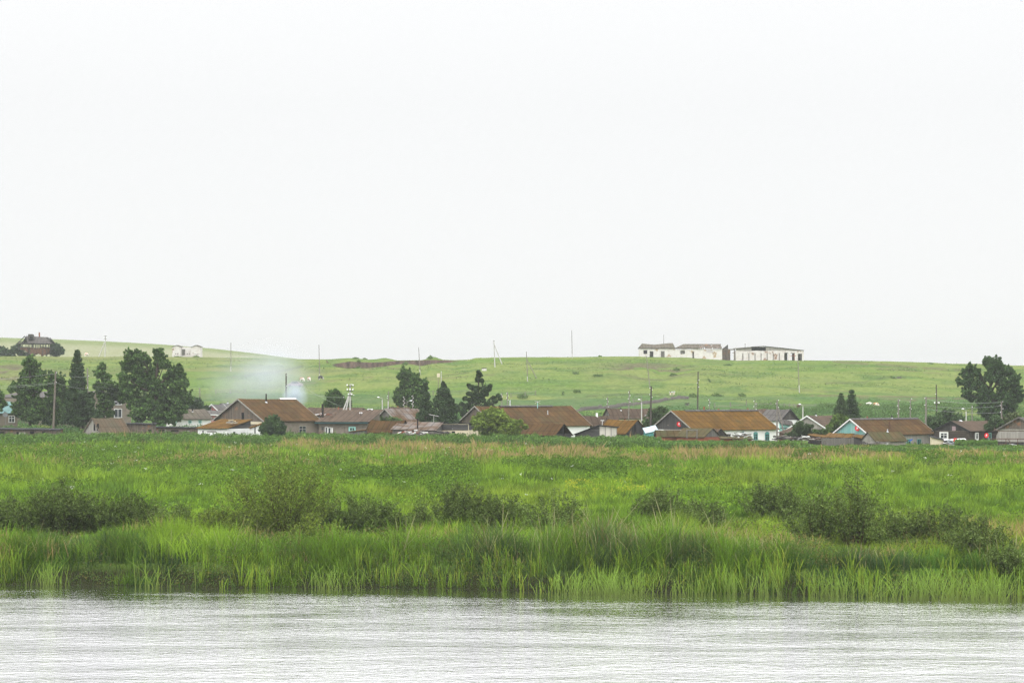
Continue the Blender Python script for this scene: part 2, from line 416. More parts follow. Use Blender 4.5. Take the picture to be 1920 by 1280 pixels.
def unit(v): return v / np.maximum(np.linalg.norm(v, axis=1, keepdims=True), 1e-9)
def leaves(C, size, asp, tint, R=None, droop=0.0, fold=0.0, updir=None):
    """diamond leaves at C (n,3); returns V, idx, tints"""
    R = R or rng
    n = len(C); size = np.broadcast_to(size, (n,))[:, None]
    t = unit(R.normal(size=(n, 3)) + (0 if updir is None else updir)); t[:, 2] -= droop; t = unit(t)
    b = unit(np.cross(t, R.normal(size=(n, 3))))
    a = asp * size
    V = np.stack([C - t * size, C + b * a, C + t * size, C - b * a], 1).reshape(-1, 3)
    idx = np.arange(4 * n)
    T = np.repeat(tint, 4, 0)
    return V, idx, T

# ------------------------------------------------------------------ ground, hill, water
def patch_fields(X, Y):
    """colour (r,g,b) of the ground vegetation at X, Y: grass species, bare earth, tracks"""
    p = 960 + X / Y * F
    n1 = fbm(X / 45, Y / 30, 51); n2 = fbm(X / 9, Y / 9, 52, 5); n3 = fbm(X / 120, Y / 40, 53)
    A = np.array([0.102, 0.165, 0.036]); B = np.array([0.142, 0.186, 0.052]); D = np.array([0.070, 0.125, 0.035]); E = np.array([0.155, 0.140, 0.075])
    f = ss((n1 - 0.35) / 0.3)[..., None]; c = A * (1 - f) + B * f
    f = (0.75 * ss((n2 - 0.50) / 0.2))[..., None]; c = c * (1 - f) + D * f
    f = (0.5 * ss((fbm(X / 30, Y / 5, 54) - 0.58) / 0.12))[..., None]; c = c * (1 - f) + np.array([0.085, 0.14, 0.04]) * f
    f = (0.35 * ss((n3 - 0.55) / 0.15))[..., None]; c = c * (1 - f) + E * f
    # meadow base: deep green under the blades; nettle belt; weedy foot of the hill
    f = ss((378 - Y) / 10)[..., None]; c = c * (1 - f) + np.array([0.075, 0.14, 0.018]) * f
    f = (ss((Y - 376) / 10) * (1 - ss((Y - 560) / 60)) * ss((fbm(X / 25, Y / 14, 55) - 0.36) / 0.16))[..., None]
    c = c * (1 - 0.8 * f) + np.array([0.062, 0.118, 0.045]) * 0.8 * f
    # bare gullies
    g = (np.exp(-((p - 1215) / 75) ** 2 - ((Y - 700) / 42) ** 2) + np.exp(-((p - 15) / 60) ** 2 - ((Y - 672) / 36) ** 2)) * ss((fbm(X / 8, Y / 12, 56) - 0.42) / 0.12)
    f = np.clip(g * 1.2, 0, 0.85)[..., None]; c = c * (1 - f) + np.array([0.105, 0.09, 0.062]) * f
    # mown pale field behind the crest on the left
    f = (ss((Y - 1000) / 60))[..., None]; c = c * (1 - f) + (np.array([0.15, 0.19, 0.075]) + 0.05 * (n1[..., None] - 0.5)) * f
    f = (ss((Y - 1090) / 60) * (1 - ss((Y - 1330) / 60)) * 0.8)[..., None]; c = c * (1 - f) + np.array([0.24, 0.25, 0.15]) * f
    return c
def gridmesh(name, rows, cols, mat, kind="structure"):
    P_, Y_ = np.meshgrid(cols, rows); X_ = (P_ - 960) / F * Y_
    Z_ = terr(X_, Y_)
    V = np.stack([X_, Y_, Z_], -1).reshape(-1, 3)
    nr, nc = len(rows), len(cols)
    i = (np.arange(nr - 1)[:, None] * nc + np.arange(nc - 1)[None, :])
    idx = np.stack([i, i + 1, i + nc + 1, i + nc], -1).reshape(-1)
    c = patch_fields(X_.ravel(), Y_.ravel())
    # tracks and field edges, as image-space polylines dropped onto the ground
    pp = P_.ravel(); yy = YH - (Z_.ravel() - CH) / Y_.ravel() * F
    for pts, wd, col, amt in TRACKS:
        xs = [a for a, b in pts]; ys = [b for a, b in pts]
        ty = np.interp(pp, xs, ys) + 1.2 * (vn(pp / 12, 0 * pp, 61) - 0.5)
        f = min(1, amt * 1.3) * np.exp(-((yy - ty) / wd) ** 2) * (pp > xs[0]) * (pp < xs[-1]) * ss((vn(pp / 15, 0 * pp, 62) - 0.1) / 0.4) * (Y_.ravel() > 440) * (Y_.ravel() < 810)
        c = c * (1 - f[:, None]) + np.array(col) * f[:, None]
    ob = npmesh(name, V, 4, idx, mat, tint=c, smooth=True)
    return tag(ob, kind=kind)
DK = (0.06, 0.075, 0.035); BR = (0.12, 0.10, 0.065)
TRACKS = [([(440, 706), (520, 697), (570, 686)], 1.6, DK, 0.8), ([(360, 711), (440, 706), (500, 700)], 1.0, DK, 0.5),
    ([(560, 720), (700, 707), (800, 712), (900, 704), (960, 701)], 1.2, BR, 0.45), ([(640, 695), (690, 692), (760, 690)], 1.2, BR, 0.5),
    ([(790, 710), (840, 703), (900, 697)], 1.2, DK, 0.5), ([(1545, 719), (1620, 716), (1660, 708), (1700, 708)], 1.2, DK, 0.6),
    ([(1520, 741), (1580, 742), (1700, 744), (1760, 747), (1830, 748)], 1.2, BR, 0.8), ([(1610, 746), (1700, 749), (1800, 755)], 0.9, BR, 0.6),
    ([(1560, 678), (1660, 684), (1740, 690), (1840, 697)], 2.2, BR, 0.5), ([(1480, 728), (1540, 734), (1600, 733)], 1.2, BR, 0.35),
    ([(1640, 690), (1760, 700), (1830, 712)], 1.4, BR, 0.35), ([(1100, 742), (1170, 739), (1260, 740)], 1.5, DK, 0.45),
    ([(60, 718), (130, 712), (230, 704), (330, 703)], 1.0, DK, 0.35), ([(180, 688), (220, 690)], 2.0, BR, 0.5),
    ([(360, 690), (500, 685)], 0.8, DK, 0.35), ([(960, 726), (1080, 722), (1180, 726)], 1.2, DK, 0.35), ([(40, 745), (140, 746), (230, 744)], 1.0, BR, 0.6)]
m, t = _mat("meadow turf"); g = N(t)
at = g.n("Attribute"); at.attribute_name = "tint"
ob_ = g.n("TexCoord").outputs['Object']
geo = g.n("NewGeometry"); sx = g.n("SeparateXYZ"); g.l(geo.outputs['True Normal'], sx.inputs[0])
sep = g.n("SeparateXYZ"); g.l(ob_, sep.inputs[0])
v1 = g.noise(g.mapv(ob_, (1.0, 0.45, 1.0)), 0.9, 6, 0.75)
v2 = g.noise(g.mapv(ob_, (1.0, 0.3, 1.0)), 0.12, 5, 0.7)
col = g.mix(g.rng(v1, 0.3, 0.7, 0.0, 1.0), g.mix(1.0, at.outputs['Color'], (0.62, 0.66, 0.6), 'MULTIPLY'), g.mix(1.0, at.outputs['Color'], (1.28, 1.2, 1.3), 'MULTIPLY'))
col = g.mix(g.rng(v2, 0.45, 0.7, 0.0, 0.35), col, (0.17, 0.17, 0.07))
clay = g.mix(g.rng(g.noise(g.mapv(ob_, (1, 1, 0.25)), 0.8, 5, 0.7), 0.35, 0.65), (0.04, 0.032, 0.026), (0.125, 0.085, 0.062))
steep = g.rng(sx.outputs[2], 0.80, 0.62)
steep = g.math('MULTIPLY', steep, g.rng(sep.outputs[1], 200, 300))
col = g.mix(steep, col, clay)
mud = g.mix(g.noise(ob_, 2.0, 4), (0.02, 0.022, 0.010), (0.035, 0.04, 0.015))
low = g.rng(sep.outputs[2], 0.9, 0.45); col = g.mix(low, col, mud)
g.pr(col, 1.0, 0.0, bump=g.noise(g.mapv(ob_, (1.0, 0.6, 1.0)), 1.6, 6, 0.75), dist=0.35)
M['turf'] = m
cols = np.concatenate([np.arange(-9000, -1500, 500), np.arange(-1500, -120, 60), np.arange(-120, 2042, 3.0), np.arange(2100, 3500, 60), np.arange(3500, 11001, 500)])
rows1 = np.concatenate([np.arange(40, 94, 6.0), np.arange(94, 108, 0.3), np.arange(108, 130, 1.0), np.arange(130, 440, 3.0), [440.0]])
rows2 = np.concatenate([[440.0], np.arange(442, 768, 2.5), np.arange(768, 792, 0.6), np.arange(792, 822, 1.5), np.arange(822, 1000, 10), np.arange(1000, 1700, 12), np.arange(1700, 2700, 100)])
gridmesh("ground", rows1, cols, 'turf')
gridmesh("hill", rows2, cols, 'turf')

# river
m, t = _mat("river water"); g = N(t)
ob_ = g.n("TexCoord").outputs['Object']
h1 = g.noise(g.mapv(ob_, (0.9, 2.0, 1)), 1.0, 4, 0.6)
h2 = g.noise(g.mapv(ob_, (2.2, 4.2, 1)), 1.4, 3, 0.55)
h3 = g.noise(g.mapv(ob_, (0.10, 0.30, 1)), 1.0, 3, 0.5)
amp = g.rng(h3, 0.38, 0.62, 0.55, 1.15)
hh = g.math('ADD', g.math('MULTIPLY', h1, 0.55), g.math('MULTIPLY', h2, 0.6))
hh = g.math('MULTIPLY', hh, amp)
sw = g.n("SeparateXYZ"); g.l(ob_, sw.inputs[0])
dbk = g.math('SUBTRACT', g.math('ADD', 101.1, g.math('MULTIPLY', sw.outputs[0], -0.16)), sw.outputs[1])   # sheltered water under the bank is calmer
hh = g.math('MULTIPLY', hh, g.rng(dbk, 0.5, 4.5, 0.12, 1.0))
p_ = g.n("BsdfPrincipled"); p_.inputs['Base Color'].default_value = (0.07, 0.075, 0.06, 1)
p_.inputs['Roughness'].default_value = 0.06; p_.inputs['IOR'].default_value = 1.8; p_.inputs['Specular IOR Level'].default_value = 0.5
bm_ = g.n("Bump"); bm_.inputs['Strength'].default_value = 1.0; bm_.inputs['Distance'].default_value = 0.052
g.l(hh, bm_.inputs['Height']); g.l(bm_.outputs[0], p_.inputs['Normal'])
gl_ = g.n('BsdfGlossy'); gl_.inputs[0].default_value = (0.98, 0.965, 0.99, 1); gl_.inputs['Roughness'].default_value = 0.05; g.l(bm_.outputs[0], gl_.inputs['Normal'])
mw = g.n('MixShader'); mw.inputs[0].default_value = 0.85; g.l(p_.outputs[0], mw.inputs[1]); g.l(gl_.outputs[0], mw.inputs[2])
oo = g.n("OutputMaterial"); g.l(mw.outputs[0], oo.inputs[0]); M['water'] = m
mb = MB(); mb.poly([(-900, -400, 0), (900, -400, 0), (900, 108, 0), (-900, 108, 0)])
tag(mb.build("water", 'water'), kind="structure")

# ------------------------------------------------------------------ building helpers
class Frame:
    """near corner O, u along the long side, v along the end wall"""
    def __init__(s, x, Y, th, sgn, zg=None):
        s.Y = Y; s.sgn = sgn; a = math.radians(th)
        s.U = Vector((sgn * math.cos(a), math.sin(a), 0)); s.V = Vector((-sgn * math.sin(a), math.cos(a), 0))
        s.O = Vector((PX(x, Y), Y, 0)); s.z0 = (gz(s.O.x, Y) if zg is None else zg)
    def P(s, u, v, z): return s.O + s.U * u + s.V * v + Vector((0, 0, z))
    def usolve(s, x):  # u so that the point projects to image column x
        k = (x - 960) / F; return (k * s.O.y - s.O.x) / (s.U.x - k * s.U.y)
    def vsolve(s, x):
        k = (x - 960) / F; return (k * s.O.y - s.O.x) / (s.V.x - k * s.V.y)
def window(parent, org, D, Nn, w, z0, z1, frame='whitep', name='window', mull=1, cross=True, arch=None, pane='glass', thick=0.09):
    """org: point on the wall under the window centre (z ignored), D along the wall, Nn outwards"""
    b = Vector((org[0], org[1], 0)); mb = MB(); h = z1 - z0
    def bx(u0, u1, a, c, out=0.07): mb.box(b + D * u0 + Nn * 0.01 + Vector((0, 0, a)), D * (u1 - u0), Nn * out, (0, 0, c - a))
    bx(-w / 2 - thick, -w / 2, z0 - thick, z1 + thick); bx(w / 2, w / 2 + thick, z0 - thick, z1 + thick)
    bx(-w / 2, w / 2, z1, z1 + thick); bx(-w / 2, w / 2, z0 - thick, z0)
    for i in range(mull):
        u = -w / 2 + w * (i + 1) / (mull + 1); bx(u - 0.035, u + 0.035, z0, z1, 0.055)
    if cross: bx(-w / 2, w / 2, z0 + h * 0.62, z0 + h * 0.62 + 0.06, 0.05)
    if arch:
        pts = [b + D * (w * 0.62 * math.cos(math.pi * i / 8)) + Nn * 0.01 + Vector((0, 0, z1 + thick + 0.003 + 0.32 * math.sin(math.pi * i / 8))) for i in range(9)]
        mb2 = MB(); mb2.prism(pts, Nn * 0.08)
    wn_ = mb.build(name, frame, parent)
    if arch: mb2.build('window_head', arch, wn_)
    pb = MB(); pb.box(b + D * (-w / 2) + Nn * 0.012 + Vector((0, 0, z0)), D * w, Nn * 0.02, (0, 0, h)); pb.build('pane', pane, wn_)
    return wn_
def doorpart(parent, org, D, Nn, w, z0, z1, mat='wood_dark', name='door'):
    b = Vector((org[0], org[1], 0)); mb = MB()
    mb.box(b - D * (w / 2) + Nn * 0.012 + Vector((0, 0, z0)), D * w, Nn * 0.05, (0, 0, z1 - z0)); return mb.build(name, mat, parent)
def slab(mb, a, b, c, d, t=0.09):
    n = (Vector(b) - Vector(a)).cross(Vector(d) - Vector(a)).normalized()
    if n.z < 0: n = -n
    mb.prism([a, b, c, d], n * t, Vector(b) - Vector(a))
def house(name, label, xg, xc, xe, Y, yE, yR, th=35, wall='stucco', gable='wood', roof='rust', rake=None, cap=None, capfrac=(0, 1),
          wins=(), doors=(), chim=(), over=0.3, cat='house', group=None, lower=None, zg=None, sag=0.07, gopen=False, roofrows=1):
    sgn = 1 if xe > xc else -1
    f = Frame(xc, Y, th, sgn, zg)
    w = f.vsolve(xg); L = f.usolve(xe)
    zE = PZ(yE, Y); Yr = Y + abs(f.V.y) * w / 2; zR = PZ(yR, Yr)
    sl = (zR - zE) / (w / 2 + over); zw = zE + over * sl - 0.03
    zb = f.z0 - 0.6
    root = thing(name, label, cat, tuple(f.O + Vector((0, 0, f.z0))), group)
    P = f.P
    mb = MB()
    mb.poly([P(0, 0, zb), P(L, 0, zb), P(L, 0, zw), P(0, 0, zw)]); mb.poly([P(0, w, zb), P(L, w, zb), P(L, w, zw), P(0, w, zw)])
    mb.poly([P(0, w, zb), P(0, 0, zb), P(0, 0, zw), P(0, w, zw)]); mb.poly([P(L, 0, zb), P(L, w, zb), P(L, w, zw), P(L, 0, zw)])
    mb.build('wall', wall, root)
    zr = zw + (w / 2) * sl - 0.02
    # gable ends
    mb = MB()
    if gopen:
        e = 0.16
        mb.box(P(-0.02, w / 2 - .08, zw), f.U * .12, f.V * .16, (0, 0, zr - zw - 0.15))
        mb.box(P(-0.02, 0, zw), f.U * .12, f.V * w, (0, 0, 0.15))
        mb.build('gable_frame', 'wood_dark', root)
        mi = MB(); mi.prism([P(0.8, 0.1, zw), P(0.8, w - .1, zw), P(0.8, w / 2, zr - 0.05)], f.U * 0.05, f.V); mi.build('gable_shade', 'dark', root)  # near-black sheet painted as the shade inside the open gable
    else:
        mb.prism([P(-0.04, 0.02, zw), P(-0.04, w - 0.02, zw), P(-0.04, w / 2, zr)], f.U * 0.08, f.V)
        mb.build('gable', gable, root)
    mb = MB(); mb.prism([P(L - 0.06, 0.02, zw), P(L - 0.06, w - 0.02, zw), P(L - 0.06, w / 2, zr)], f.U * 0.08, f.V); mb.build('gable', gable, root)
    # roof: two slabs, in segments along the ridge so it can sag and be uneven
    mb = MB(); o = over; ns = 8
    us = [(-o) + (L + 2 * o) * i / ns for i in range(ns + 1)]
    sg = lambda u: -sag * math.sin(math.pi * np.clip((u + o) / (L + 2 * o), 0, 1)) + random.uniform(-0.035, 0.035)
    sgs = [sg(u) for u in us]
    for sd_ in (0, 1):
        for a, b, s0, s1 in zip(us, us[1:], sgs, sgs[1:]):
            if sd_ == 0: q = [P(a, -o, zE + s0 * .3), P(b, -o, zE + s1 * .3), P(b, w / 2, zR + s1), P(a, w / 2, zR + s0)]
            else: q = [P(b, w + o, zE + s1 * .3), P(a, w + o, zE + s0 * .3), P(a, w / 2, zR + s0), P(b, w / 2, zR + s1)]
            k = len(mb.uv); slab(mb, *q, t=0.08)
            base = us[0] if sd_ == 0 else -us[-1]
            off = a if sd_ == 0 else -b
            for j in range(k, len(mb.uv)): mb.uv[j] = (mb.uv[j][0] + off + 50, mb.uv[j][1])
    mb.build('roof', roof, root)
    if cap:
        mb = MB(); a, b = -o + (L + 2 * o) * capfrac[0], -o + (L + 2 * o) * capfrac[1]
        for sd_ in (-1, 1):
            q = [P(a, w / 2, zR + 0.13), P(b, w / 2, zR + 0.13), P(b, w / 2 + sd_ * .35, zR + 0.12 - .35 * sl), P(a, w / 2 + sd_ * .35, zR + 0.12 - .35 * sl)]
            slab(mb, *q, t=0.03)
        mb.build('ridge_cap', cap, root)
    if rake:
        for ue in (-o - 0.05, L + o + 0.012):
            mb = MB()
            mb.prism([P(ue, -o, zE - .12), P(ue, w / 2, zR - .12), P(ue, w / 2, zR + .10), P(ue, -o, zE + .10)], f.U * 0.04)
            mb.prism([P(ue, w + o, zE - .12), P(ue, w / 2, zR - .12), P(ue, w / 2, zR + .10), P(ue, w + o, zE + .10)], f.U * 0.04)
            mb.build('bargeboard', rake, root)
    for q in wins:
        face, x, y0, y1, pw = q[:5]; kw = q[5] if len(q) > 5 else {}
        if face == 'L':
            u = f.usolve(x); p = P(u, 0, 0); D, Nn = f.U * sgn, -f.V; wm = pw / F * p.y / max(abs(f.U.x), .2)
        else:
            v = f.vsolve(x); p = P(0, v, 0) - f.U * (0.045 if face == 'G' else 0); D, Nn = f.V * (-sgn), -f.U; wm = pw / F * p.y / max(abs(f.V.x), .2)
        if kw.get('kind') == 'door': doorpart(root, p, D, Nn, wm, PZ(y1, p.y), PZ(y0, p.y), kw.get('mat', 'dark'), kw.get('name', 'door'))
        elif kw.get('kind') == 'trim':
            mbt = MB(); mbt.box(p - D * wm / 2 + Nn * 0.02 + Vector((0, 0, PZ(y1, p.y))), D * wm, Nn * 0.05, (0, 0, PZ(y0, p.y) - PZ(y1, p.y))); mbt.build(kw.get('name', 'trim_board'), kw.get('mat', 'whitep'), root)
        else: window(root, p, D, Nn, wm, PZ(y1, p.y), PZ(y0, p.y), **kw)
    for c in chim:
        x, y0, y1, pw, mat = c[:5]; vv = c[5] if len(c) > 5 else 0.5
        u = f.usolve(x) if vv < 0.02 else None
        k = (x - 960) / F; q = f.O + f.V * (w * vv); u = (k * q.y - q.x) / (f.U.x - k * f.U.y)
        p = P(u, w * vv, 0); r = pw / F * p.y / 2; zt = PZ(y0, p.y); z1 = zE + (zR - zE) * (1 - abs(vv - .5) * 2) - 0.25
        mb = MB()
        if mat in ('brick', 'white', 'stone', 'orange'):
            mb.box(Vector((p.x - r, p.y - r, z1)), (2 * r, 0, 0), (0, 2 * r, 0), (0, 0, zt - z1)); mb.build('chimney', mat, root)
        else:
            mb.tube([(p.x, p.y, z1), (p.x, p.y, zt)], r, 8); ch_ = mb.build('chimney', mat, root)
            if len(c) > 6: m2 = MB(); m2.tube([(p.x, p.y, zt - .15), (p.x, p.y, zt + .12)], [r * 2.2, r * 1.2], 8); m2.build('chimney_cap', c[6], ch_)
            m3 = MB(); m3.tube([(p.x, p.y, z1 + 0.2), (p.x, p.y, z1 + 0.42)], [r * 2.4, r * 1.1], 8); m3.build('flashing', 'zinc', ch_)
    root['_f'] = 0
    return root, f, w, L, zE, zR
def shed(name, label, xu, xc, xv, Y, yc, yu, yv, th=35, wall='wood', roof='rust', over=0.25, cat='shed', wins=(), fascia=None, ybase=None, side=None, group=None, chim=()):
    """flat-pitched shed: roof plane through three corners: near corner, end of u, end of v"""
    sgn = 1 if xu > xc else -1
    f = Frame(xc, Y, th, sgn); L = f.usolve(xu); w = f.vsolve(xv); P = f.P
    zc, zu, zv = PZ(yc, Y), PZ(yu, P(L, 0, 0).y), PZ(yv, P(0, w, 0).y)
    Z = lambda u, v: zc + (zu - zc) * u / L + (zv - zc) * v / w
    zb = f.z0 - 0.5
    root = thing(name, label, cat, tuple(f.O + Vector((0, 0, f.z0))), group)
    mb = MB(); e = -0.04
    for (a, b) in (((0, 0), (L, 0)), ((L, w), (0, w)), ((L, 0), (L, w))):
        mb.poly([P(*a, zb), P(*b, zb), P(*b, Z(*b) + e), P(*a, Z(*a) + e)])
    q = ((0, w), (0, 0))
    if side:
        zs = PZ(side[1], Y)
        mb.poly([P(0, w, zb), P(0, 0, zb), P(0, 0, zs), P(0, w, zs)])
        m2 = MB(); m2.poly([P(0, w, zs), P(0, 0, zs), P(0, 0, Z(0, 0) + e), P(0, w, Z(0, w) + e)]); m2.build('upper_boards', side[0], root)
    else: mb.poly([P(0, w, zb), P(0, 0, zb), P(0, 0, Z(0, 0) + e), P(0, w, Z(0, w) + e)])
    mb.build('wall', wall, root)
    mb = MB(); o = over
    ns = 5
    for i in range(ns):
        a, b = -o + (L + 2 * o) * i / ns, -o + (L + 2 * o) * (i + 1) / ns; dz = random.uniform(-0.03, 0.03)
        k = len(mb.uv); slab(mb, P(a, -o, Z(a, -o) + dz), P(b, -o, Z(b, -o) + dz), P(b, w + o, Z(b, w + o) + dz), P(a, w + o, Z(a, w + o) + dz), t=0.07)
        for j in range(k, len(mb.uv)): mb.uv[j] = (mb.uv[j][0] + a + 20, mb.uv[j][1])
    mb.build('roof', roof, root)
    if fascia:
        mb = MB(); mb.box(P(-o, -o - .05, Z(-o, -o) - .18), P(L + o, -o, Z(L + o, -o)) - P(-o, -o, Z(-o, -o)), -f.V * .04, (0, 0, .2)); mb.build('fascia', fascia, root)
    for q in wins:
        face, x, y0, y1, pw = q[:5]; kw = q[5] if len(q) > 5 else {}
        if face == 'L': u = f.usolve(x); p = P(u, 0, 0); D, Nn = f.U * sgn, -f.V; wm = pw / F * p.y / max(abs(f.U.x), .2)
        else: v = f.vsolve(x); p = P(0, v, 0); D, Nn = f.V * (-sgn), -f.U; wm = pw / F * p.y / max(abs(f.V.x), .2)
        if kw.get('kind') == 'door': doorpart(root, p, D, Nn, wm, PZ(y1, p.y), PZ(y0, p.y), kw.get('mat', 'dark'), kw.get('name', 'door'))
        else: window(root, p, D, Nn, wm, PZ(y1, p.y), PZ(y0, p.y), **kw)
    for c in chim:
        x, y0, pw, mat, vv = c
        k = (x - 960) / F; q = f.O + f.V * (w * vv); u = (k * q.y - q.x) / (f.U.x - k * f.U.y); p = P(u, w * vv, 0); r = pw / F * p.y / 2
        mb = MB(); mb.tube([(p.x, p.y, Z(u, w * vv) - .2), (p.x, p.y, PZ(y0, p.y))], r, 8); mb.build('chimney', mat, root)
    return root, f, w, L

# ------------------------------------------------------------------ village houses, left to right
W1 = dict(frame='turq', mull=1, cross=False)
house('cottage', 'cottage with a pale teal sheet roof at the left edge, half hidden by trees', -70, -40, 33, 412, 775, 753, 20, 'stucco', 'wood', 'teal_roof', over=0.3,
      wins=[('L', 22, 780, 791, 9, dict(frame='whitep', mull=1))])
house('apartment_house', 'plain tan two-storey house standing behind the left trees', 130, 246, 96, 428, 745, 733, 62, 'stucco', 'stucco', 'slate', over=0.3,
      wins=[('G', 221, 767, 782, 12, dict(frame='whitep', mull=1, cross=False)), ('G', 221, 750, 758, 11, dict(frame='whitep')), ('G', 180, 767, 782, 11, dict(frame='whitep')), ('G', 150, 767, 782, 11, dict(frame='whitep'))])
house('cottage', 'low cottage with grey roof and white wall with small turquoise windows behind the weeds', 312, 340, 396, 412, 786, 767, 30, 'white', 'wood', 'slate_warm', over=0.35,
      wins=[('L', 356, 788.5, 792, 3.5, dict(frame='turq_pale')), ('L', 375, 788.5, 792, 3.5, dict(frame='turq_pale')), ('G', 330, 788, 791, 4, dict(frame='turq_pale'))],
      chim=[(361, 765, 774, 2, 'metal', 0.35)])
house('cottage', 'small far cottage with a pink gable and white eaves', 385, 412, 430, 440, 774, 758, 62, 'pink', 'pink', 'slate', rake='whitep', over=0.35,
      wins=[('G', 395, 763, 769, 2.2, dict(frame='whitep', mull=0, cross=False))], capfrac=(0, 1))
shed('porch', 'grey lean-to porch roof in front of the pink gable', 417, 386, 384, 432, 776, 776.5, 770, 10, 'pink', 'slate', fascia='whitep')
house('cottage', 'mauve roofed house behind the ridge of the big brown roof, in the smoke', 408, 424, 452, 446, 768, 756, 45, 'mauve', 'mauve', 'slate', over=0.3, chim=[(427, 752, 762, 2, 'metal')])
# tent-like store
house('tent_shed', 'low rust streaked corrugated tent-shaped shed with two dark slots in its gable', 158, 190, 243, 362, 813, 784, 38, 'wood_pale', 'wood_pale', 'corr', over=0.15, cat='shed',
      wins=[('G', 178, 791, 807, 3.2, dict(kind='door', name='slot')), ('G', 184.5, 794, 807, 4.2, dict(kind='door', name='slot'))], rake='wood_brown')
shed('long_shed', 'long low plank shed with black felt roof at the left edge', -40, 105, 118, 366, 806, 804, 804, 6, 'wood_brown', 'tar',
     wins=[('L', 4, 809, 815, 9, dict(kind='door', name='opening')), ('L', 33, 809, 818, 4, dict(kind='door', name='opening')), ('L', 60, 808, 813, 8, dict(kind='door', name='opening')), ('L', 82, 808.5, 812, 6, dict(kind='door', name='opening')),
           ('L', 42, 810, 822, 12, dict(kind='door', mat='wood_pale', name='door'))])
shed('plank_barn', 'taller grey brown plank barn right of the tent-shaped shed', 238, 289, 292, 368, 795, 794.5, 794, 8, 'wood_brown', 'tar',
     wins=[('L', 281, 805, 809.5, 6, dict(kind='door', name='opening')), ('L', 247, 810, 812, 18, dict(kind='door', mat='wood_pale', name='fallen_board'))])
shed('long_shed', 'low weathered plank shed between the plank barn and the white walled annex', 288, 371, 376, 372, 802, 801, 801, 6, 'wood_brown', 'tar',
     wins=[('L', 303, 805, 808, 11, dict(kind='door', name='opening')), ('L', 328, 806, 808, 14, dict(kind='door', name='opening')), ('L', 311, 804, 811, 1.6, dict(kind='door', mat='wood_pale', name='post')), ('L', 350, 807, 809, 12, dict(kind='door', mat='wood_pale', name='board'))])

# big house with grey plank gable
R_, f_, w_, L_, zE_, zR_ = house('big_house', 'big house with grey plank gable and brown mossy roof with one thin stove pipe', 403, 496, 598, 372, 790, 748, 40, 'stucco', 'wood_brown', 'rust', rake='wood_pale', over=0.35,
      wins=[('G', 456, 773, 786, 5, dict(kind='door', name='loft_hatch')), ('L', 567, 799, 813, 11, dict(frame='wood_pale', mull=1)), ('G', 481, 790.5, 795, 25, dict(kind='trim', mat='cream', name='cream_boards'))],
      chim=[(499, 738, 755, 2.8, 'metal', 0.42)], cap='whitep', capfrac=(0.72, 1.0), roofrows=2)
shed('annex', 'white walled annex with orange rusted sloping roof in front of the plank gable', 371, 426, 470, 364, 803, 802.5, 787.5, 32, 'white', 'rust_hot', over=0.3, side=('wood_h', 803.5),
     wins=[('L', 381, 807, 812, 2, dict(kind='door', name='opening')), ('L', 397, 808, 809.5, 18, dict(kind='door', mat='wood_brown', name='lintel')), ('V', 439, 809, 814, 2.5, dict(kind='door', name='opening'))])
shed('lean_to', 'small white lean-to with rust roof beside the dark green bush', 468, 470, 497, 366, 802.5, 802, 793, 60, 'white', 'rust_hot', over=0.15, wins=[('V', 478, 800, 812, 1.6, dict(kind='door', name='downpipe'))])
shed('low_house', 'long flat-roofed grey stucco house joined to the right of the big house', 597.5, 689, 712, 376, 790, 790, 770, 12, 'stucco2', 'rust_brown', over=0.5, cat='house', fascia='teal_dark',
     wins=[('L', 612, 801, 812, 3, dict(frame='whitep', mull=0, cross=False)), ('L', 618, 802, 813, 4, dict(frame='whitep', mull=0, cross=False)), ('L', 623, 801.5, 813, 2.4, dict(kind='door', mat='whitep', name='door')),
           ('L', 660.5, 802, 806.5, 8.5, dict(frame='turq_pale', mull=1, cross=False, thick=0.2)), ('L', 605, 800, 805, 2.5, dict(frame='wood', mull=0))],
     chim=[(605, 757, 4.2, 'metal', 0.35)])
shed('lean_to', 'plank lean-to with roof slanting down at the right end of the grey stucco house', 719, 690, 698, 374, 793, 812, 791, 12, 'wood_brown', 'tar', over=0.15)
shed('hutch', 'little low plank hutch with rust lid under the turquoise window', 656, 684, 688, 366, 806.5, 809, 805.5, 10, 'wood', 'rust_hot', over=0.15)
house('cottage', 'brown roofed cottage behind the concrete pole, its small dark gable facing right', 692, 664, 568, 402, 780, 764.5, 40, 'wood', 'wood_dark', 'rust_brown', over=0.35, rake='wood_brown', chim=[(634.5, 763, 772, 2.2, 'brick', 0.3)])
house('cottage', 'cottage with grey sheets patched into its rust roof, gable behind shrubs', 705, 744, 806, 392, 791, 766, 38, 'wood', 'wood', 'rust_patch', over=0.3, rake='wood_pale')
house('far_cottage', 'far low brown roof with a dark chimney behind the grey patched roof', 726, 738, 770, 425, 775, 763, 35, 'wood', 'wood', 'rust_brown', chim=[(746, 761, 764, 2, 'brick')])
house('barn', 'open ended rust roofed barn left of the low shed with the tall stove pipe', 768, 748, 688, 364, 812, 788.5, 40, 'wood_red', 'wood_dark', 'rust', over=0.25, gopen=True, cat='barn')
shed('low_shed', 'low stone-walled shed with torn rust roof and a tall stove pipe', 736, 815, 828, 360, 806.5, 804.5, 793, 10, 'stone', 'rust_patch', over=0.3, chim=[(783, 784, 2.6, 'metal', 0.12)])
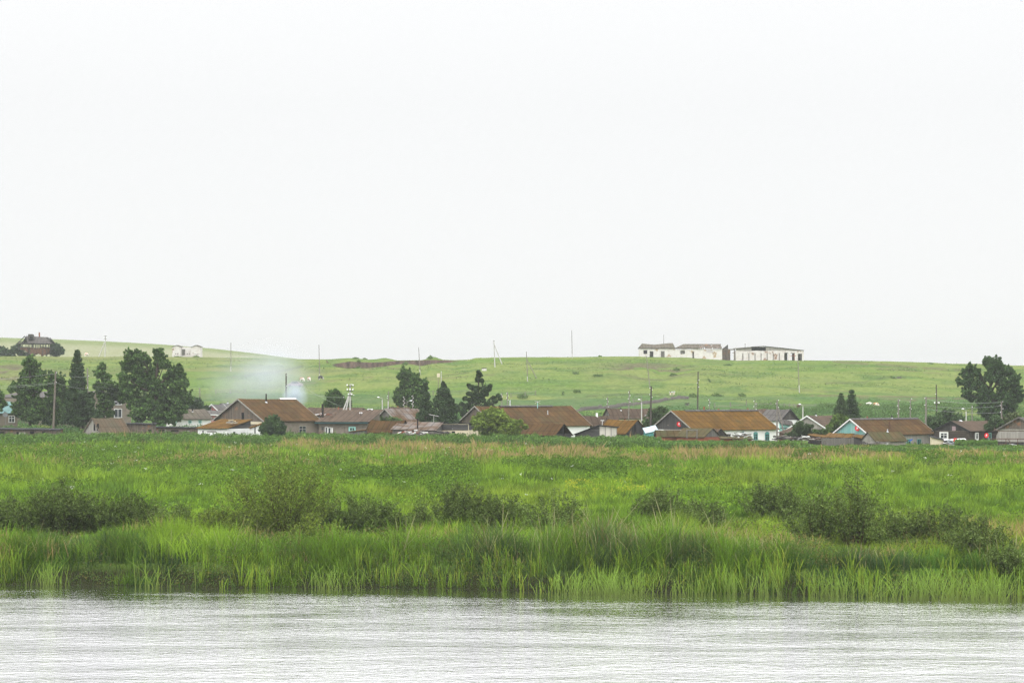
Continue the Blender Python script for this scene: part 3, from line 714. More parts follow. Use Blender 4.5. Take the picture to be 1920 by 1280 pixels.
shed('black_shed', 'black plank shed with cream base right of the stove pipe shed', 828, 879, 906, 364, 793.5, 793.5, 805, 14, 'cream', 'tar', over=0.2, side=('wood_h', 806),
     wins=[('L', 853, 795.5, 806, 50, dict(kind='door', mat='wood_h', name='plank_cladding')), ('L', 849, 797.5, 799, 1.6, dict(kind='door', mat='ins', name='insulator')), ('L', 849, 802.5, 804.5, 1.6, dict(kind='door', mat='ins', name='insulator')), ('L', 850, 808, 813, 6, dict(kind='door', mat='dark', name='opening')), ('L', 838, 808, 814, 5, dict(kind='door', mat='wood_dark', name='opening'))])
house('long_house', 'very long rust roofed house behind the round yellow-green willow', 856, 930, 1106, 382, 800, 761.5, 38, 'white', 'wood_brown', 'rust', over=0.3, rake='wood_pale', cap='slate', capfrac=(0.25, 0.8), sag=0.12,
      chim=[(1027, 769, 785, 1.6, 'zinc', 0.28), (956, 751, 763, 2, 'zinc')])
house('barn', 'rust roofed barn sunk in the weeds with a dark open gable facing right', 1071, 1041, 968, 358, 817, 794.5, 40, 'wood_dark', 'wood_dark', 'rust', over=0.2, gopen=True, cat='barn', sag=0.1)
shed('leaning_shed', 'crooked plank shed patched with pale fibreboard panels', 1157, 1123.5, 1078, 356, 798, 801, 815, 25, 'panels', 'tar', over=0.25, side=('wood_h', 830))
house('barn', 'barn with yellow-brown roof and dark plank gable holding a narrow door', 1215, 1173, 1120, 366, 814, 787.5, 42, 'wood_dark', 'wood_dark', 'rust_hot', over=0.25, cat='barn',
      wins=[('G', 1190, 795, 811, 4.5, dict(kind='door'))])
house('cottage', 'reddish brown roof with a white chimney behind the leaning shed', 1075, 1086, 1160, 398, 799, 779.5, 25, 'wood', 'wood', 'rust_brown', over=0.3, chim=[(1119, 774, 781, 4, 'white', 0.5), (1137.5, 783, 799, 1.8, 'metal', 0.2)], capfrac=(0, 1))
house('cottage', 'dark brown roofed cottage with pale yellow wall behind the poles', 1132, 1147, 1240, 424, 785, 766, 28, 'cream', 'wood', 'rust_brown', over=0.3, chim=[(1164, 764, 770, 2, 'metal', .4), (1171.5, 782, 788, 3.6, 'orange', 0.02)])
shed('tin_awning', 'pale blue tin awning over a green wall next to the dark barn gable', 1232, 1211, 1207, 366, 811, 806, 804, 20, 'turq', 'lblue', over=0.15, wins=[('L', 1228, 809, 815, 5, dict(kind='door', mat='whitep', name='board'))])
house('white_house', 'long white house with orange-brown roof, dark gable and arched turquoise windows', 1222, 1300, 1457, 364, 807, 770, 38, 'white', 'wood_patch', 'rust_hot', over=0.3, rake='wood_pale', cap='slate', capfrac=(0.15, 1),
      wins=[('L', 1366, 814, 822, 6.5, dict(frame='wood_pale', mull=1, cross=False)), ('L', 1393.5, 813, 823, 6.5, dict(frame='turq', arch='turq')), ('L', 1416.5, 814, 824, 6.5, dict(frame='turq', arch='turq')), ('L', 1438, 814, 825, 7, dict(frame='turq', arch='turq')),
            ('G', 1272, 805, 807, 50, dict(kind='trim', mat='wood_pale', name='ledge'))],
      chim=[(1320, 762, 770, 2.4, 'brick', .5), (1347, 766, 771, 3, 'brick', 0.5)])
house('small_shed', 'low mossy roofed shed in front of the dark gable, with one pale sheet', 1229, 1233, 1292, 356, 819, 806.5, 15, 'brick', 'wood_dark', 'rust_moss', over=0.25, cat='shed')
house('small_shed', 'mossy roofed shed with grey gable facing right before the white house', 1350, 1320, 1268, 353, 820, 803, 40, 'brick', 'wood', 'rust_moss', over=0.2, cat='shed')
house('small_shed', 'dark plank lean-to gable just right of the grey shed gable', 1362, 1338, 1328, 358, 818, 804, 45, 'wood_dark', 'wood_dark', 'rust_brown', over=0.2, cat='shed')
shed('low_shed', 'flat rust roofed brick shed under the plain window of the white house', 1410, 1352, 1349, 351, 822, 823.5, 819, 8, 'brick', 'rust_moss', over=0.2)
house('far_cottage', 'far cottage whose brown roof just shows over the orange ridge', 1368, 1377, 1440, 432, 775, 767, 20, 'wood', 'wood', 'rust_brown', over=0.3, chim=[(1402, 765, 768, 2, 'brick')])
house('slate_house', 'house with grey slate roof, grey gable and white brick wall beside the braced pole', 1495, 1463, 1425, 402, 789, 767.5, 42, 'white', 'slate', 'slate', over=0.3, rake='tar')
shed('porch', 'pale turquoise porch under a slate lean-to roof', 1485, 1462, 1461, 396, 790, 795, 788, 35, 'turq_pale', 'slate', over=0.25, wins=[('L', 1473, 801.5, 803, 22, dict(kind='door', mat='wood_dark', name='rail'))])
house('turquoise_gable_house', 'house with grey plank gable trimmed in turquoise behind a leafy shrub', 1478, 1551, 1610, 388, 806, 779.5, 60, 'wood', 'wood_pale', 'rust_brown', over=0.3, rake='whitep', chim=[(1530, 775, 781, 2, 'metal')],)
house('red_dish_house', 'house with worn turquoise plank gable, white bargeboards and long brown roof', 1563, 1629, 1751, 352, 816, 785.5, 45, 'wood_pale', 'turq_worn', 'rust', over=0.3, rake='whitep', cap='slate', capfrac=(0, 1),
      wins=[('L', 1703, 824, 833, 7, dict(frame='turq', mull=1)), ('L', 1723, 824, 836, 6.5, dict(frame='turq', mull=1, cross=False))],
      chim=[(1626, 780, 786, 2, 'brick', .5), (1672, 779, 787, 2.6, 'metal', .5), (1668, 790, 806, 2, 'rustmetal', 0.12)])
shed('annex', 'pinkish annex with dark sloping roof at the right end of the brown roofed house', 1784, 1747, 1744, 349, 819, 828, 817, 14, 'cream', 'tar', over=0.2)
house('small_shed', 'moss covered roof of a small shed in front of the turquoise planks', 1616, 1641, 1697, 343, 828, 810, 35, 'wood_pale', 'wood_pale', 'rust_moss', over=0.25, cat='shed', chim=[(1664, 804, 811, 2, 'zinc', .5)],
      wins=[('L', 1662, 830, 838, 7, dict(kind='door', mat='whitep'))])
shed('low_shed', 'orange lichen roofed shed behind the grey paling fence', 1549, 1594, 1600, 347, 821, 820, 813.5, 12, 'wood_dark', 'rust_hot', over=0.2)
shed('low_shed', 'low rust roof left of the paling fence', 1515, 1545, 1562, 350, 821, 816, 813, 12, 'wood_dark', 'rust_hot', over=0.15)
shed('low_shed', 'sagging rust roofed shed right of the paling fence', 1601, 1632, 1640, 345, 826, 819, 822, 14, 'wood_dark', 'rust_hot', over=0.2)
shed('store', 'brown roofed store between the shrub and the white house corner', 1461, 1478, 1500, 362, 814, 811, 806, 30, 'wood_red', 'rust_brown', over=0.2)
house('log_house', 'log house with dark gable, white framed windows and brown roof', 1751, 1818, 1890, 358, 809, 789.5, 52, 'logs', 'wood_dark', 'rust_brown', over=0.25, rake='tar', chim=[(1801, 785, 790, 3.5, 'metal')],
      wins=[('V', 1770, 812, 821, 10, dict(frame='whitep', mull=1, thick=.22)), ('L', 1831, 813, 822.5, 5.5, dict(frame='whitep', mull=1, thick=.2)), ('L', 1855, 813, 822, 5.5, dict(frame='turq_pale', mull=1, thick=.18)),
            ('G', 1789, 799, 807, 6, dict(kind='trim', mat='mauve', name='loft_door')), ('V', 1784, 807.5, 809, 60, dict(kind='trim', mat='wood_brown', name='ledge'))])
shed('awning', 'white sheet awning on posts in front of the log house', 1810, 1772, 1770, 349, 825.5, 824.5, 824, 6, 'dark', 'whitep', over=0.1)  # the near-black walls paint in the shade below the sheet
shed('low_shed', 'grey board roof sloping to the right in front of the log house', 1854, 1808, 1806, 347, 825, 834, 824, 8, 'wood_dark', 'wood', over=0.15)
house('plank_house', 'house with rust stained plank gable cut by the right edge of the photo', 1873, 1950, 2010, 352, 806, 782, 58, 'wood_pale', 'wood_brown', 'slate', over=0.35, rake='wood',
      wins=[('V', 1880, 809, 815, 12, dict(frame='turq_pale')), ('V', 1906, 811, 814, 18, dict(kind='trim', mat='lblue', name='curtain_rail'))])
shed('veranda_roof', 'rust veranda roof below the plank gable at the right edge', 1868, 1990, 1995, 347, 816, 815.5, 808, 5, 'wood_pale', 'rust_hot', over=0.1)
shed('board_shelter', 'low shelter with rusty board roof behind the metal frame at the right', 1858, 1990, 1994, 343, 835, 833, 830, 5, 'wood_dark', 'rust_moss', over=0.1)

# ------------------------------------------------------------------ attached red and grey dishes
def dish(label, x, y, Y, r, mat, face=(0.25, -1, 0.25), logo=True, pole=None):
    c = Vector((PX(x, Y), Y, PZ(y, Y))); n = Vector(face).normalized()
    e = thing('satellite_dish', label, 'satellite dish', tuple(c if pole is None else (c.x, c.y, gz(c.x, c.y))), 'satellite dishes of the village' )
    a = n.cross(Vector((0, 0, 1))).normalized(); b = a.cross(n)
    mb = MB(); R = 5; K = 18
    ring = []
    for j in range(R + 1):
        q = j / R; ring.append([c + (a * math.cos(2 * math.pi * i / K) + b * 1.08 * math.sin(2 * math.pi * i / K)) * r * q + n * (0.22 * r * q * q) for i in range(K)])
    for j in range(R):
        for i in range(K):
            k = (i + 1) % K
            mb.poly([ring[j][i], ring[j + 1][i], ring[j + 1][k], ring[j][k]] if j else [ring[0][i], ring[1][i], ring[1][k]])
    back = [p - n * 0.04 for p in ring[R]]
    for i in range(K): mb.poly([ring[R][i], ring[R][(i + 1) % K], back[(i + 1) % K], back[i]])
    mb.poly(back)
    mb.build('reflector', mat, e)
    mb = MB(); mb.tube([c - b * r * 1.0 + n * .05, c + n * r * 1.1 - b * r * .35], 0.02, 5); mb.ball(c + n * r * 1.1 - b * r * .3, 0.07); mb.build('feed_arm', 'greydish', e)
    if logo:
        # white egg emblem above white capitals
        mb = MB(); o_ = c + n * (0.13 * r) + b * 0.18 * r
        mb.prism([o_ + a * 0.24 * r * math.cos(t_) + b * 0.32 * r * math.sin(t_) * (1.1 if math.sin(t_) > 0 else .9) for t_ in [2 * math.pi * i / 14 for i in range(14)]], n * 0.02)
        o2 = c + n * (0.13 * r) - b * 0.42 * r; h = 0.26 * r; wd = 0.05 * r
        def st(p, q): 
            d = (q - p); s_ = d.cross(n).normalized() * wd / 2; mb.prism([p + s_, q + s_, q - s_, p - s_], n * 0.02)
        sx_ = -a if a.x < 0 else a
        L0 = o2 - sx_ * 0.42 * r
        st(L0, L0 + b * h); st(L0 + b * h, L0 + sx_ * .12 * r + b * h * .35); st(L0 + sx_ * .12 * r + b * h * .35, L0 + sx_ * .24 * r + b * h); st(L0 + sx_ * .24 * r + b * h, L0 + sx_ * .24 * r)
        L1 = L0 + sx_ * 0.33 * r; st(L1 + b * h, L1 + sx_ * .22 * r + b * h); st(L1 + sx_ * .11 * r + b * h * .92, L1 + sx_ * .11 * r)
        L2 = L0 + sx_ * 0.64 * r
        pts = [L2 + sx_ * (0.11 + 0.11 * math.cos(t_)) * r + b * (h / 2 + h / 2 * math.sin(t_)) for t_ in [math.radians(40 + 280 * i / 7) for i in range(8)]]
        for p, q in zip(pts, pts[1:]): st(p, q)
        mb.build('emblem', 'ins', e)
    if pole:
        mb = MB(); mb.tube([(c.x, c.y + .06, gz(c.x, c.y) - .2), (c.x, c.y + .06, c.z)], 0.03, 6); mb.build('mast', 'greydish', e)
    else:
        mb = MB(); mb.tube([c - n * 0.03, c - n * 0.5], 0.03, 6); mb.build('bracket', 'greydish', e)
    return e
def on_gable(x, y, xc, Y, th, out=0.35):
    f = Frame(xc, Y, th, 1); v = f.vsolve(x); p = f.P(0, v, 0) - f.U * out; return p.y
dish('red satellite dish on the dark gable with pale bare spots', 1273, 795, on_gable(1273, 795, 1300, 364, 38, .5), 0.36, 'red')
dish('red satellite dish on the worn turquoise gable', 1607, 803, on_gable(1607, 803, 1629, 352, 45, .5), 0.36, 'red')
dish('red satellite dish on a short mast in front of the log house', 1791, 825, 347, 0.30, 'red', pole=True)
dish('tilted red satellite dish seen narrow at the log house side window', 1850, 816, 357.5, 0.34, 'red', face=(-0.75, -1, 0.2))
dish('grey satellite dish under the teal roof at the left edge', 10, 777, 405, 0.42, 'greydish', face=(0.3, -1, 0.3), logo=False, pole=True)

# ------------------------------------------------------------------ ruins on the hill crest
def wallrun(mb, O, D, Nn, Ltot, zb, ztop, opens, th=0.3, seed=0, jag=0.0):
    """wall with real openings; opens (u0,u1,z0,z1) relative to zb; ztop(u) height"""
    us = sorted(set([0, Ltot] + [q for o_ in opens for q in o_[:2]] + [Ltot * i / 10 for i in range(11)]))
    for a, b in zip(us, us[1:]):
        if b - a < 1e-3: continue
        m_ = (a + b) / 2; h0 = ztop(a); h1 = ztop(b)
        cuts = sorted([(z0, z1) for u0, u1, z0, z1 in opens if u0 - 1e-6 <= m_ <= u1 + 1e-6])
        z = 0.0; segs = []
        for z0, z1 in cuts:
            if z0 > z + .01: segs.append((z, z0, z, z0))
            z = z1
        if min(h0, h1) > z + 0.02: segs.append((z, h0, z, h1))
        for s0, t0, s1, t1 in segs:
            p = O + D * a; q = O + D * b
            mb.prism([p + Vector((0, 0, zb + s0)), q + Vector((0, 0, zb + s1)), q + Vector((0, 0, zb + t1)), p + Vector((0, 0, zb + t0))], -Nn * th)
HY = 792.0
def HX(x): return PX(x, HY)
s_ = F / HY
def m_(px): return px / s_
UX = Vector((1, 0, 0)); UY = Vector((0, 1, 0))
def ruin_block(name, label, x0, x1, yb, yt, depth, opens, mat, ang=0, jag=0.25, seed=1, backopens=(), sideopens=(), ub=None):
    """rectangular shell of walls standing on the crest; opens in image px (x0,x1,ytop,ybottom)"""
    a = math.radians(ang); D = Vector((math.cos(a), math.sin(a), 0)); Nn = Vector((math.sin(a), -math.cos(a), 0))
    O = Vector((HX(x0), HY, 0)); Lm = (HX(x1) - HX(x0)) / math.cos(a); zb = PZ(yb, HY) - .6; H = PZ(yt, HY) - zb
    root = thing(name, label, 'ruined building', tuple(O + Vector((0, 0, zb + .6))), 'ruined farm buildings on the hill crest')
    def zt(u): return H + jag * (float(vn(u * 0.9 + seed * 9, 0.0, seed)) - 0.7)
    op = [((HX(q[0]) - HX(x0)) / math.cos(a), (HX(q[1]) - HX(x0)) / math.cos(a), PZ(q[3], HY) - zb if q[3] < yb - 1 else 0.0, PZ(q[2], HY) - zb) for q in opens]
    mb = MB(); wallrun(mb, O, D, Nn, Lm, zb, zt, op); mb.build('front_wall', mat, root)
    bop = [((HX(q[0]) - HX(x0)) / math.cos(a), (HX(q[1]) - HX(x0)) / math.cos(a), PZ(q[3], HY) - zb if q[3] < yb - 1 else 0.0, PZ(q[2], HY) - zb) for q in backopens]
    mb = MB(); wallrun(mb, O - Nn * depth, D, Nn, Lm, zb, zt, bop); mb.build('back_wall', mat, root)
    mb = MB(); wallrun(mb, O - Nn * .3, -Nn, -D, depth - .3, zb, lambda u: zt(0), [])
    wallrun(mb, O + D * (Lm - .3) - Nn * .3, -Nn, -D, depth - .3, zb, lambda u: zt(Lm), list(sideopens)); mb.build('side_walls', mat, root)
    return root, O, D, Nn, Lm, zb, H
# first: grey sagging roof
r, O, D, Nn, Lm, zb, H = ruin_block('ruined_barn', 'whitewashed ruin with a complete sagging grey roof, leftmost of the crest buildings', 1200, 1266, 668, 653.5, 8, [(1206.5, 1213.5, 656.5, 663), (1218, 1225, 658.5, 668)], 'ruin', jag=0.02, seed=2)
mb = MB(); ns = 10
def rz(u): 
    x = u / Lm; return PZ(np.interp(x, [-.02, .1, .3, .45, .7, .85, 1.02], [644.5, 644.2, 646, 646.3, 644.6, 643.6, 643.4]), HY + 4)
for i in range(ns):
    a, b = -.3 + (Lm + .3) * i / ns, -.3 + (Lm + .3) * (i + 1) / ns
    ze = PZ(653, HY)
    xr = lambda u: u * 0.86 + 1.1
    slab(mb, O + D * a + Nn * .3 + Vector((0, 0, ze)), O + D * b + Nn * .3 + Vector((0, 0, ze)), O + D * xr(b) - Nn * 4 + Vector((0, 0, rz(xr(b)))), O + D * xr(a) - Nn * 4 + Vector((0, 0, rz(xr(a)))), .1)
    slab(mb, O + D * b - Nn * 8.3 + Vector((0, 0, ze)), O + D * a - Nn * 8.3 + Vector((0, 0, ze)), O + D * xr(a) - Nn * 4 + Vector((0, 0, rz(xr(a)))), O + D * xr(b) - Nn * 4 + Vector((0, 0, rz(xr(b)))), .1)
mb.build('roof', 'slate_warm', r)
mb = MB()
mb.prism([O + D * (Lm) + Vector((0, 0, PZ(653, HY))), O + D * (Lm) - Nn * 8 + Vector((0, 0, PZ(653, HY))), O + D * (Lm * .86 + 1.1) - Nn * 4 + Vector((0, 0, rz(Lm) - .1))], D * .05, Nn); mb.build('gable', 'slate', r)
doorpart(r, O + D * (m_(63 / 1.0 * 0 + 42.5)), D, Nn, m_(7), zb, PZ(658, HY), 'wood')
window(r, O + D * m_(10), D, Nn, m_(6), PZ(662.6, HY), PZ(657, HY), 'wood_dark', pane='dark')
# second: broken roof
r, O, D, Nn, Lm, zb, H = ruin_block('ruined_barn', 'whitewashed ruin whose roof has fallen in to bare rafters, middle of the crest buildings', 1266, 1354, 671.5, 654, 8, [(1275.5, 1284, 656.5, 663.5), (1298, 1301.5, 659, 671.5), (1324.5, 1337.5, 656.6, 661)], 'ruin', jag=0.35, seed=5)
mb = MB()
slab(mb, O + D * 0 + Nn * .3 + Vector((0, 0, PZ(653, HY))), O + D * m_(47) + Nn * .3 + Vector((0, 0, PZ(653, HY))), O + D * m_(47) - Nn * 4 + Vector((0, 0, PZ(645.6, HY + 4))), O + D * m_(17) - Nn * 4 + Vector((0, 0, PZ(645.3, HY + 4))), .1)
slab(mb, O + D * m_(47) - Nn * 8 + Vector((0, 0, PZ(653, HY))), O + D * 0 - Nn * 8 + Vector((0, 0, PZ(653, HY))), O + D * m_(17) - Nn * 4 + Vector((0, 0, PZ(645.3, HY + 4))), O + D * m_(47) - Nn * 4 + Vector((0, 0, PZ(645.6, HY + 4))), .1)
mb.build('roof', 'slate_warm', r)
mb = MB(); rr = random.Random(5)
for i in range(30):
    u = m_(38 + i * 1.65); 
    if rr.random() < .88:
        mb.box(O + D * u + Nn * .3 + Vector((0, 0, PZ(654, HY))), D * .2, -Nn * 4.3 + Vector((0, 0, m_(7.3))), (0, 0, .18))
for i in range(5):
    for k in range(15):
        if rr.random() < .66:
            u0 = m_(40 + k * 3.1); fr = i / 5 + .1
            mb.box(O + D * u0 + Nn * (.3 - 4.3 * fr) + Vector((0, 0, PZ(653.6, HY) + m_(7.3) * fr + .15)), D * m_(rr.uniform(2, 4.5)), -Nn * rr.uniform(.4, .8) + Vector((0, 0, rr.uniform(.1, .3))), (0, 0, .07))
mb.box(O + D * m_(20) - Nn * 3.9 + Vector((0, 0, PZ(645.9, HY + 4))), D * m_(68), -Nn * .2, (0, 0, .2))
mb.build('rafters', 'wood_brown', r)
mb = MB(); mb.prism([O + D * Lm + Vector((0, 0, PZ(654, HY))), O + D * (Lm + m_(13)) - Nn * 4 + Vector((0, 0, PZ(655, HY + 4))), O + D * (Lm + m_(13)) - Nn * 4 + Vector((0, 0, PZ(645.6, HY + 4)))], -Nn * .15 + D * .05, D); mb.build('gable', 'slate', r)
mb = MB()
for x in (1355, 1363, 1377): mb.box((HX(x), HY + .5, zb), (m_(1.2), 0, 0), (0, .3, 0), (0, 0, H))
mb.box((HX(1355), HY + 5, zb), (m_(17), 0, 0), (0, .2, 0), (0, 0, H - .2)); mb.box((HX(1354), HY + .4, zb + H - .35), (m_(25), 0, 0), (0, .35, 0), (0, 0, .35))
mb.build('doorway_bay', 'wood_brown', r)
mb = MB(); mb.box((HX(1377.5) , HY + .4, zb + H * .62), (m_(-4), 0, 0), (0, .2, 0), (0, 0, .15)); mb.build('crossbar', 'wood_red', r)
# third: long panel barn
r, O, D, Nn, Lm, zb, H = ruin_block('ruined_barn', 'long ruined cowshed of dirty white panels with see-through doorways, rightmost of the crest buildings', 1380, 1507, 675, 657, 9, [(1470.5, 1477.5, 661, 675), (1482.5, 1490, 661.5, 675), (1496, 1503.5, 663, 675)], 'ruin2', jag=0.3, seed=8,
    backopens=[(1482, 1491, 661.5, 675)])
mb = MB()
gp = lambda x, y, d=0: Vector((HX(x), HY + d, PZ(y, HY + d)))
for (xa, ya, xb, yb_) in ((1380, 653.2, 1409, 650.6), (1436, 649.3, 1470, 652), (1470, 652, 1507, 656.6)):
    mb = MB(); mb.prism([Vector((HX(xa), HY + .1, PZ(658, HY))), Vector((HX(xb), HY + .1, PZ(658, HY))), gp(xb, yb_, .1), gp(xa, ya, .1)], (0, .12, 0)); mb.build('gable_boards', 'wood_pale', r)
mb = MB()
m9 = MB(); m9.prism([gp(1408, 657.5, 1.4), gp(1437, 657.5, 1.4), gp(1437, 650, 1.4), gp(1408, 651.4, 1.4)], (0, .2, 0)); m9.build('loft_shade_panel', 'wood_dark', r)  # dark panel added behind the rafters to stand in for loft shade
mb.box(gp(1409, 650.8, .2), gp(1436, 649.6, .2) - gp(1409, 650.8, .2), (0, .25, 0), (0, 0, .2))
for i in range(6): mb.box(gp(1411 + i * 4.5, 655 - (i % 3), .3), Vector((m_(3), .6, m_(2.2))), (0, .15, 0), (0, 0, .15))
mb.build('rafters', 'wood_dark', r)
mb = MB()
slab(mb, gp(1379, 654, -.2), gp(1436, 649.4, -.2), gp(1436, 649.0, 9), gp(1379, 653.4, 9), .12); slab(mb, gp(1436, 649.4, -.2), gp(1508, 657, -.2), gp(1508, 656.5, 9), gp(1436, 649.0, 9), .12)
mb.build('roof', 'slate_warm', r)
for i in range(7):
    mb = MB(); x = 1392 + i * 11.4; mb.box(gp(x, 675.5, -.12), (m_(1.4), 0, 0), (0, .1, 0), (0, 0, m_(13.5))); mb.build('pilaster', 'stone', r)
mb = MB(); mb.box(gp(1482.5, 667.5, .1), (m_(7.5), 0, 0), (0, .12, 0), (0, 0, .2)); mb.box(gp(1489, 675, .1), (m_(1.2), 0, 0), (0, .12, 0), (0, 0, m_(13))); mb.build('door_frame', 'brick', r)

# white hut with two taller wings
HY = 806.0; s_ = F / HY
def hut():
    zb = PZ(669, HY) - 1; root = thing('ruined_hut', 'small white roofless hut with two peaked wings on the left hill crest', 'ruined building', (PX(350, HY), HY, zb + 1))
    mb = MB()
    def blk(x0, x1, y0, y1, yt, peak, d0, d1):
        a = gp(x0, 669, d0); b = gp(x1, 669, d0); a.z = b.z = zb
        h = PZ(yt, HY) - zb; pk = PZ(peak, HY) - zb
        mb.prism([a, b, b + Vector((0, 0, h)), (a + b) / 2 + Vector((0, 0, pk)), a + Vector((0, 0, h))], (0, d1 - d0, 0))
    blk(323, 339, 0, 0, 650.5, 647.4, 0, 5); blk(358.5, 376, 0, 0, 650.2, 647.2, 0, 5); blk(339.1, 358.4, 0, 0, 650.6, 650.4, 1.5, 4.8)
    mb.build('wall', 'ruin2', root)
    mb = MB(); mb.box(gp(340.5, 665.5, 1.4), (m_(5.5), 0, 0), (0, .08, 0), (0, 0, m_(11))); mb.build('door', 'wood', root)
    for x in (329.5, 333.5): mb = MB(); mb.box(gp(x - .8, 664, -.03), (m_(1.6), 0, 0), (0, .02, 0), (0, 0, m_(1.6))); mb.build('vent', 'dark', root)
    for x in (350, 354): mb = MB(); mb.box(gp(x - .8, 664, 1.44), (m_(1.6), 0, 0), (0, .02, 0), (0, 0, m_(1.6))); mb.build('vent', 'dark', root)
    for x in (364, 367, 370, 373): mb = MB(); mb.box(gp(x - .5, 664.6, -.03), (m_(1.1), 0, 0), (0, .02, 0), (0, 0, m_(1.5))); mb.build('vent', 'dark', root)
    for a, b in ((323, 339), (358.5, 376)):
        mb = MB(); c = (a + b) / 2
        for (p, q) in (((a - .6, 650.9), (c, 647.3)), ((c, 647.3), (b + .6, 650.7))):
            slab(mb, gp(p[0], p[1], -.2), gp(q[0], q[1], -.2), gp(q[0], q[1], 5.2) + Vector((0, 0, 0)), gp(p[0], p[1], 5.2), .1)
        mb.build('roof', 'slate_warm', root)
hut()
# skeleton of a big wooden house
def skeleton():
    Y = 812.0; s = F / Y; g_ = lambda x, y, d=0: Vector((PX(x, Y), Y + d, PZ(y, Y)))
    root = thing('ruined_house', 'skeleton of a tall wooden house with slate roof at the far left crest', 'ruined building', tuple(g_(65, 669.5)))
    mb = MB(); dpt = 6
    slab(mb, g_(51, 643.5, -.3), g_(98.5, 644.5, -.3), g_(87, 632.2, 3), g_(46, 629.8, 3), .12)
    slab(mb, g_(99, 644.5, 6.3), g_(33, 643.5, 6.3), g_(46, 629.8, 3), g_(87, 632.2, 3), .12)
    # dormer
    rf = mb.build('roof', 'slate', root)
    mb = MB(); mb.prism([g_(52, 635, -.1), g_(62.5, 635, -.1), g_(60, 626.2, -.1), g_(53, 626.2, -.1)], (0, 3, 0)); mb.build('dormer', 'slate', rf)
    mb = MB(); mb.prism([g_(56.5, 634, -.16), g_(62, 634, -.16), g_(61.5, 630.2, -.16), g_(56.5, 630.2, -.16)], (0, .05, 0)); mb.build('dormer_window', 'dark', rf)
    mb = MB()
    def bar(a, b, t=.28): 
        d = b - a; mb.tube([a, b], t / 2, 4)
    for d in (0, 6):
        bar(g_(33, 643.5, d), g_(46.5, 630, d)); bar(g_(51.5, 643.5, 0), g_(46.5, 630, 0))
        bar(g_(87, 632, d), g_(98, 644.3, d)); 
        for x in (34.5, 42, 53, 56, 61, 66, 70, 75, 80, 85, 91, 94): bar(g_(x, 669.5 if x in (53, 56, 80, 94) else 655, d), g_(x, 643.5, d), .3 if x in (53, 56) else .22)
        bar(g_(33, 643.8, d), g_(98.5, 644.4, d), .35); bar(g_(34, 651, d), g_(52, 651, d)); bar(g_(34, 641, d), g_(52, 641, d)); bar(g_(75, 650.5, d), g_(94, 651.5, d))
        bar(g_(37, 669, d), g_(45, 656, d), .25); bar(g_(52, 669, d), g_(46, 656, d), .25); bar(g_(88, 669.5, d), g_(88, 655, d)); 
    for x in (36, 52, 66, 80, 94): bar(g_(x, 643.5, 0), g_(x, 643.5, 6)); bar(g_(x, 652.5, 0), g_(x, 652.5, 6))
    mb.build('timber_frame', 'wood_dark', root)
    mb = MB(); mc = MB()
    xs = [38, 46, 56, 62, 66, 70, 74, 80, 88, 94]; yb = [655, 656, 664, 664.5, 662, 661, 664.5, 665, 663, 656]
    for (a, ya), (b, y2) in zip(zip(xs, yb), list(zip(xs, yb))[1:]):
        mb.prism([g_(a, ya, .05), g_(b, y2, .05), g_(b, 651.8, .05), g_(a, 651.8, .05)], (0, .15, 0))
        mc.prism([g_(a, ya, 5.8), g_(b, y2, 5.8), g_(b, 651.8, 5.8), g_(a, 651.8, 5.8)], (0, .15, 0))
    mb.build('floor_cladding', 'wood_red', root); mc.build('floor_cladding', 'wood_red', root)
    mb = MB(); mb.box(g_(69.2, 632, 3), (.42, 0, 0), (0, .42, 0), (0, 0, m_(9.5))); mb.build('chimney', 'brick', root)
    mb = MB(); mb.box(g_(76, 669.5, 1), (m_(4), 0, 0), (0, 1, 0), (0, 0, m_(5))); mb.build('stove_base', 'brick', root)
skeleton()

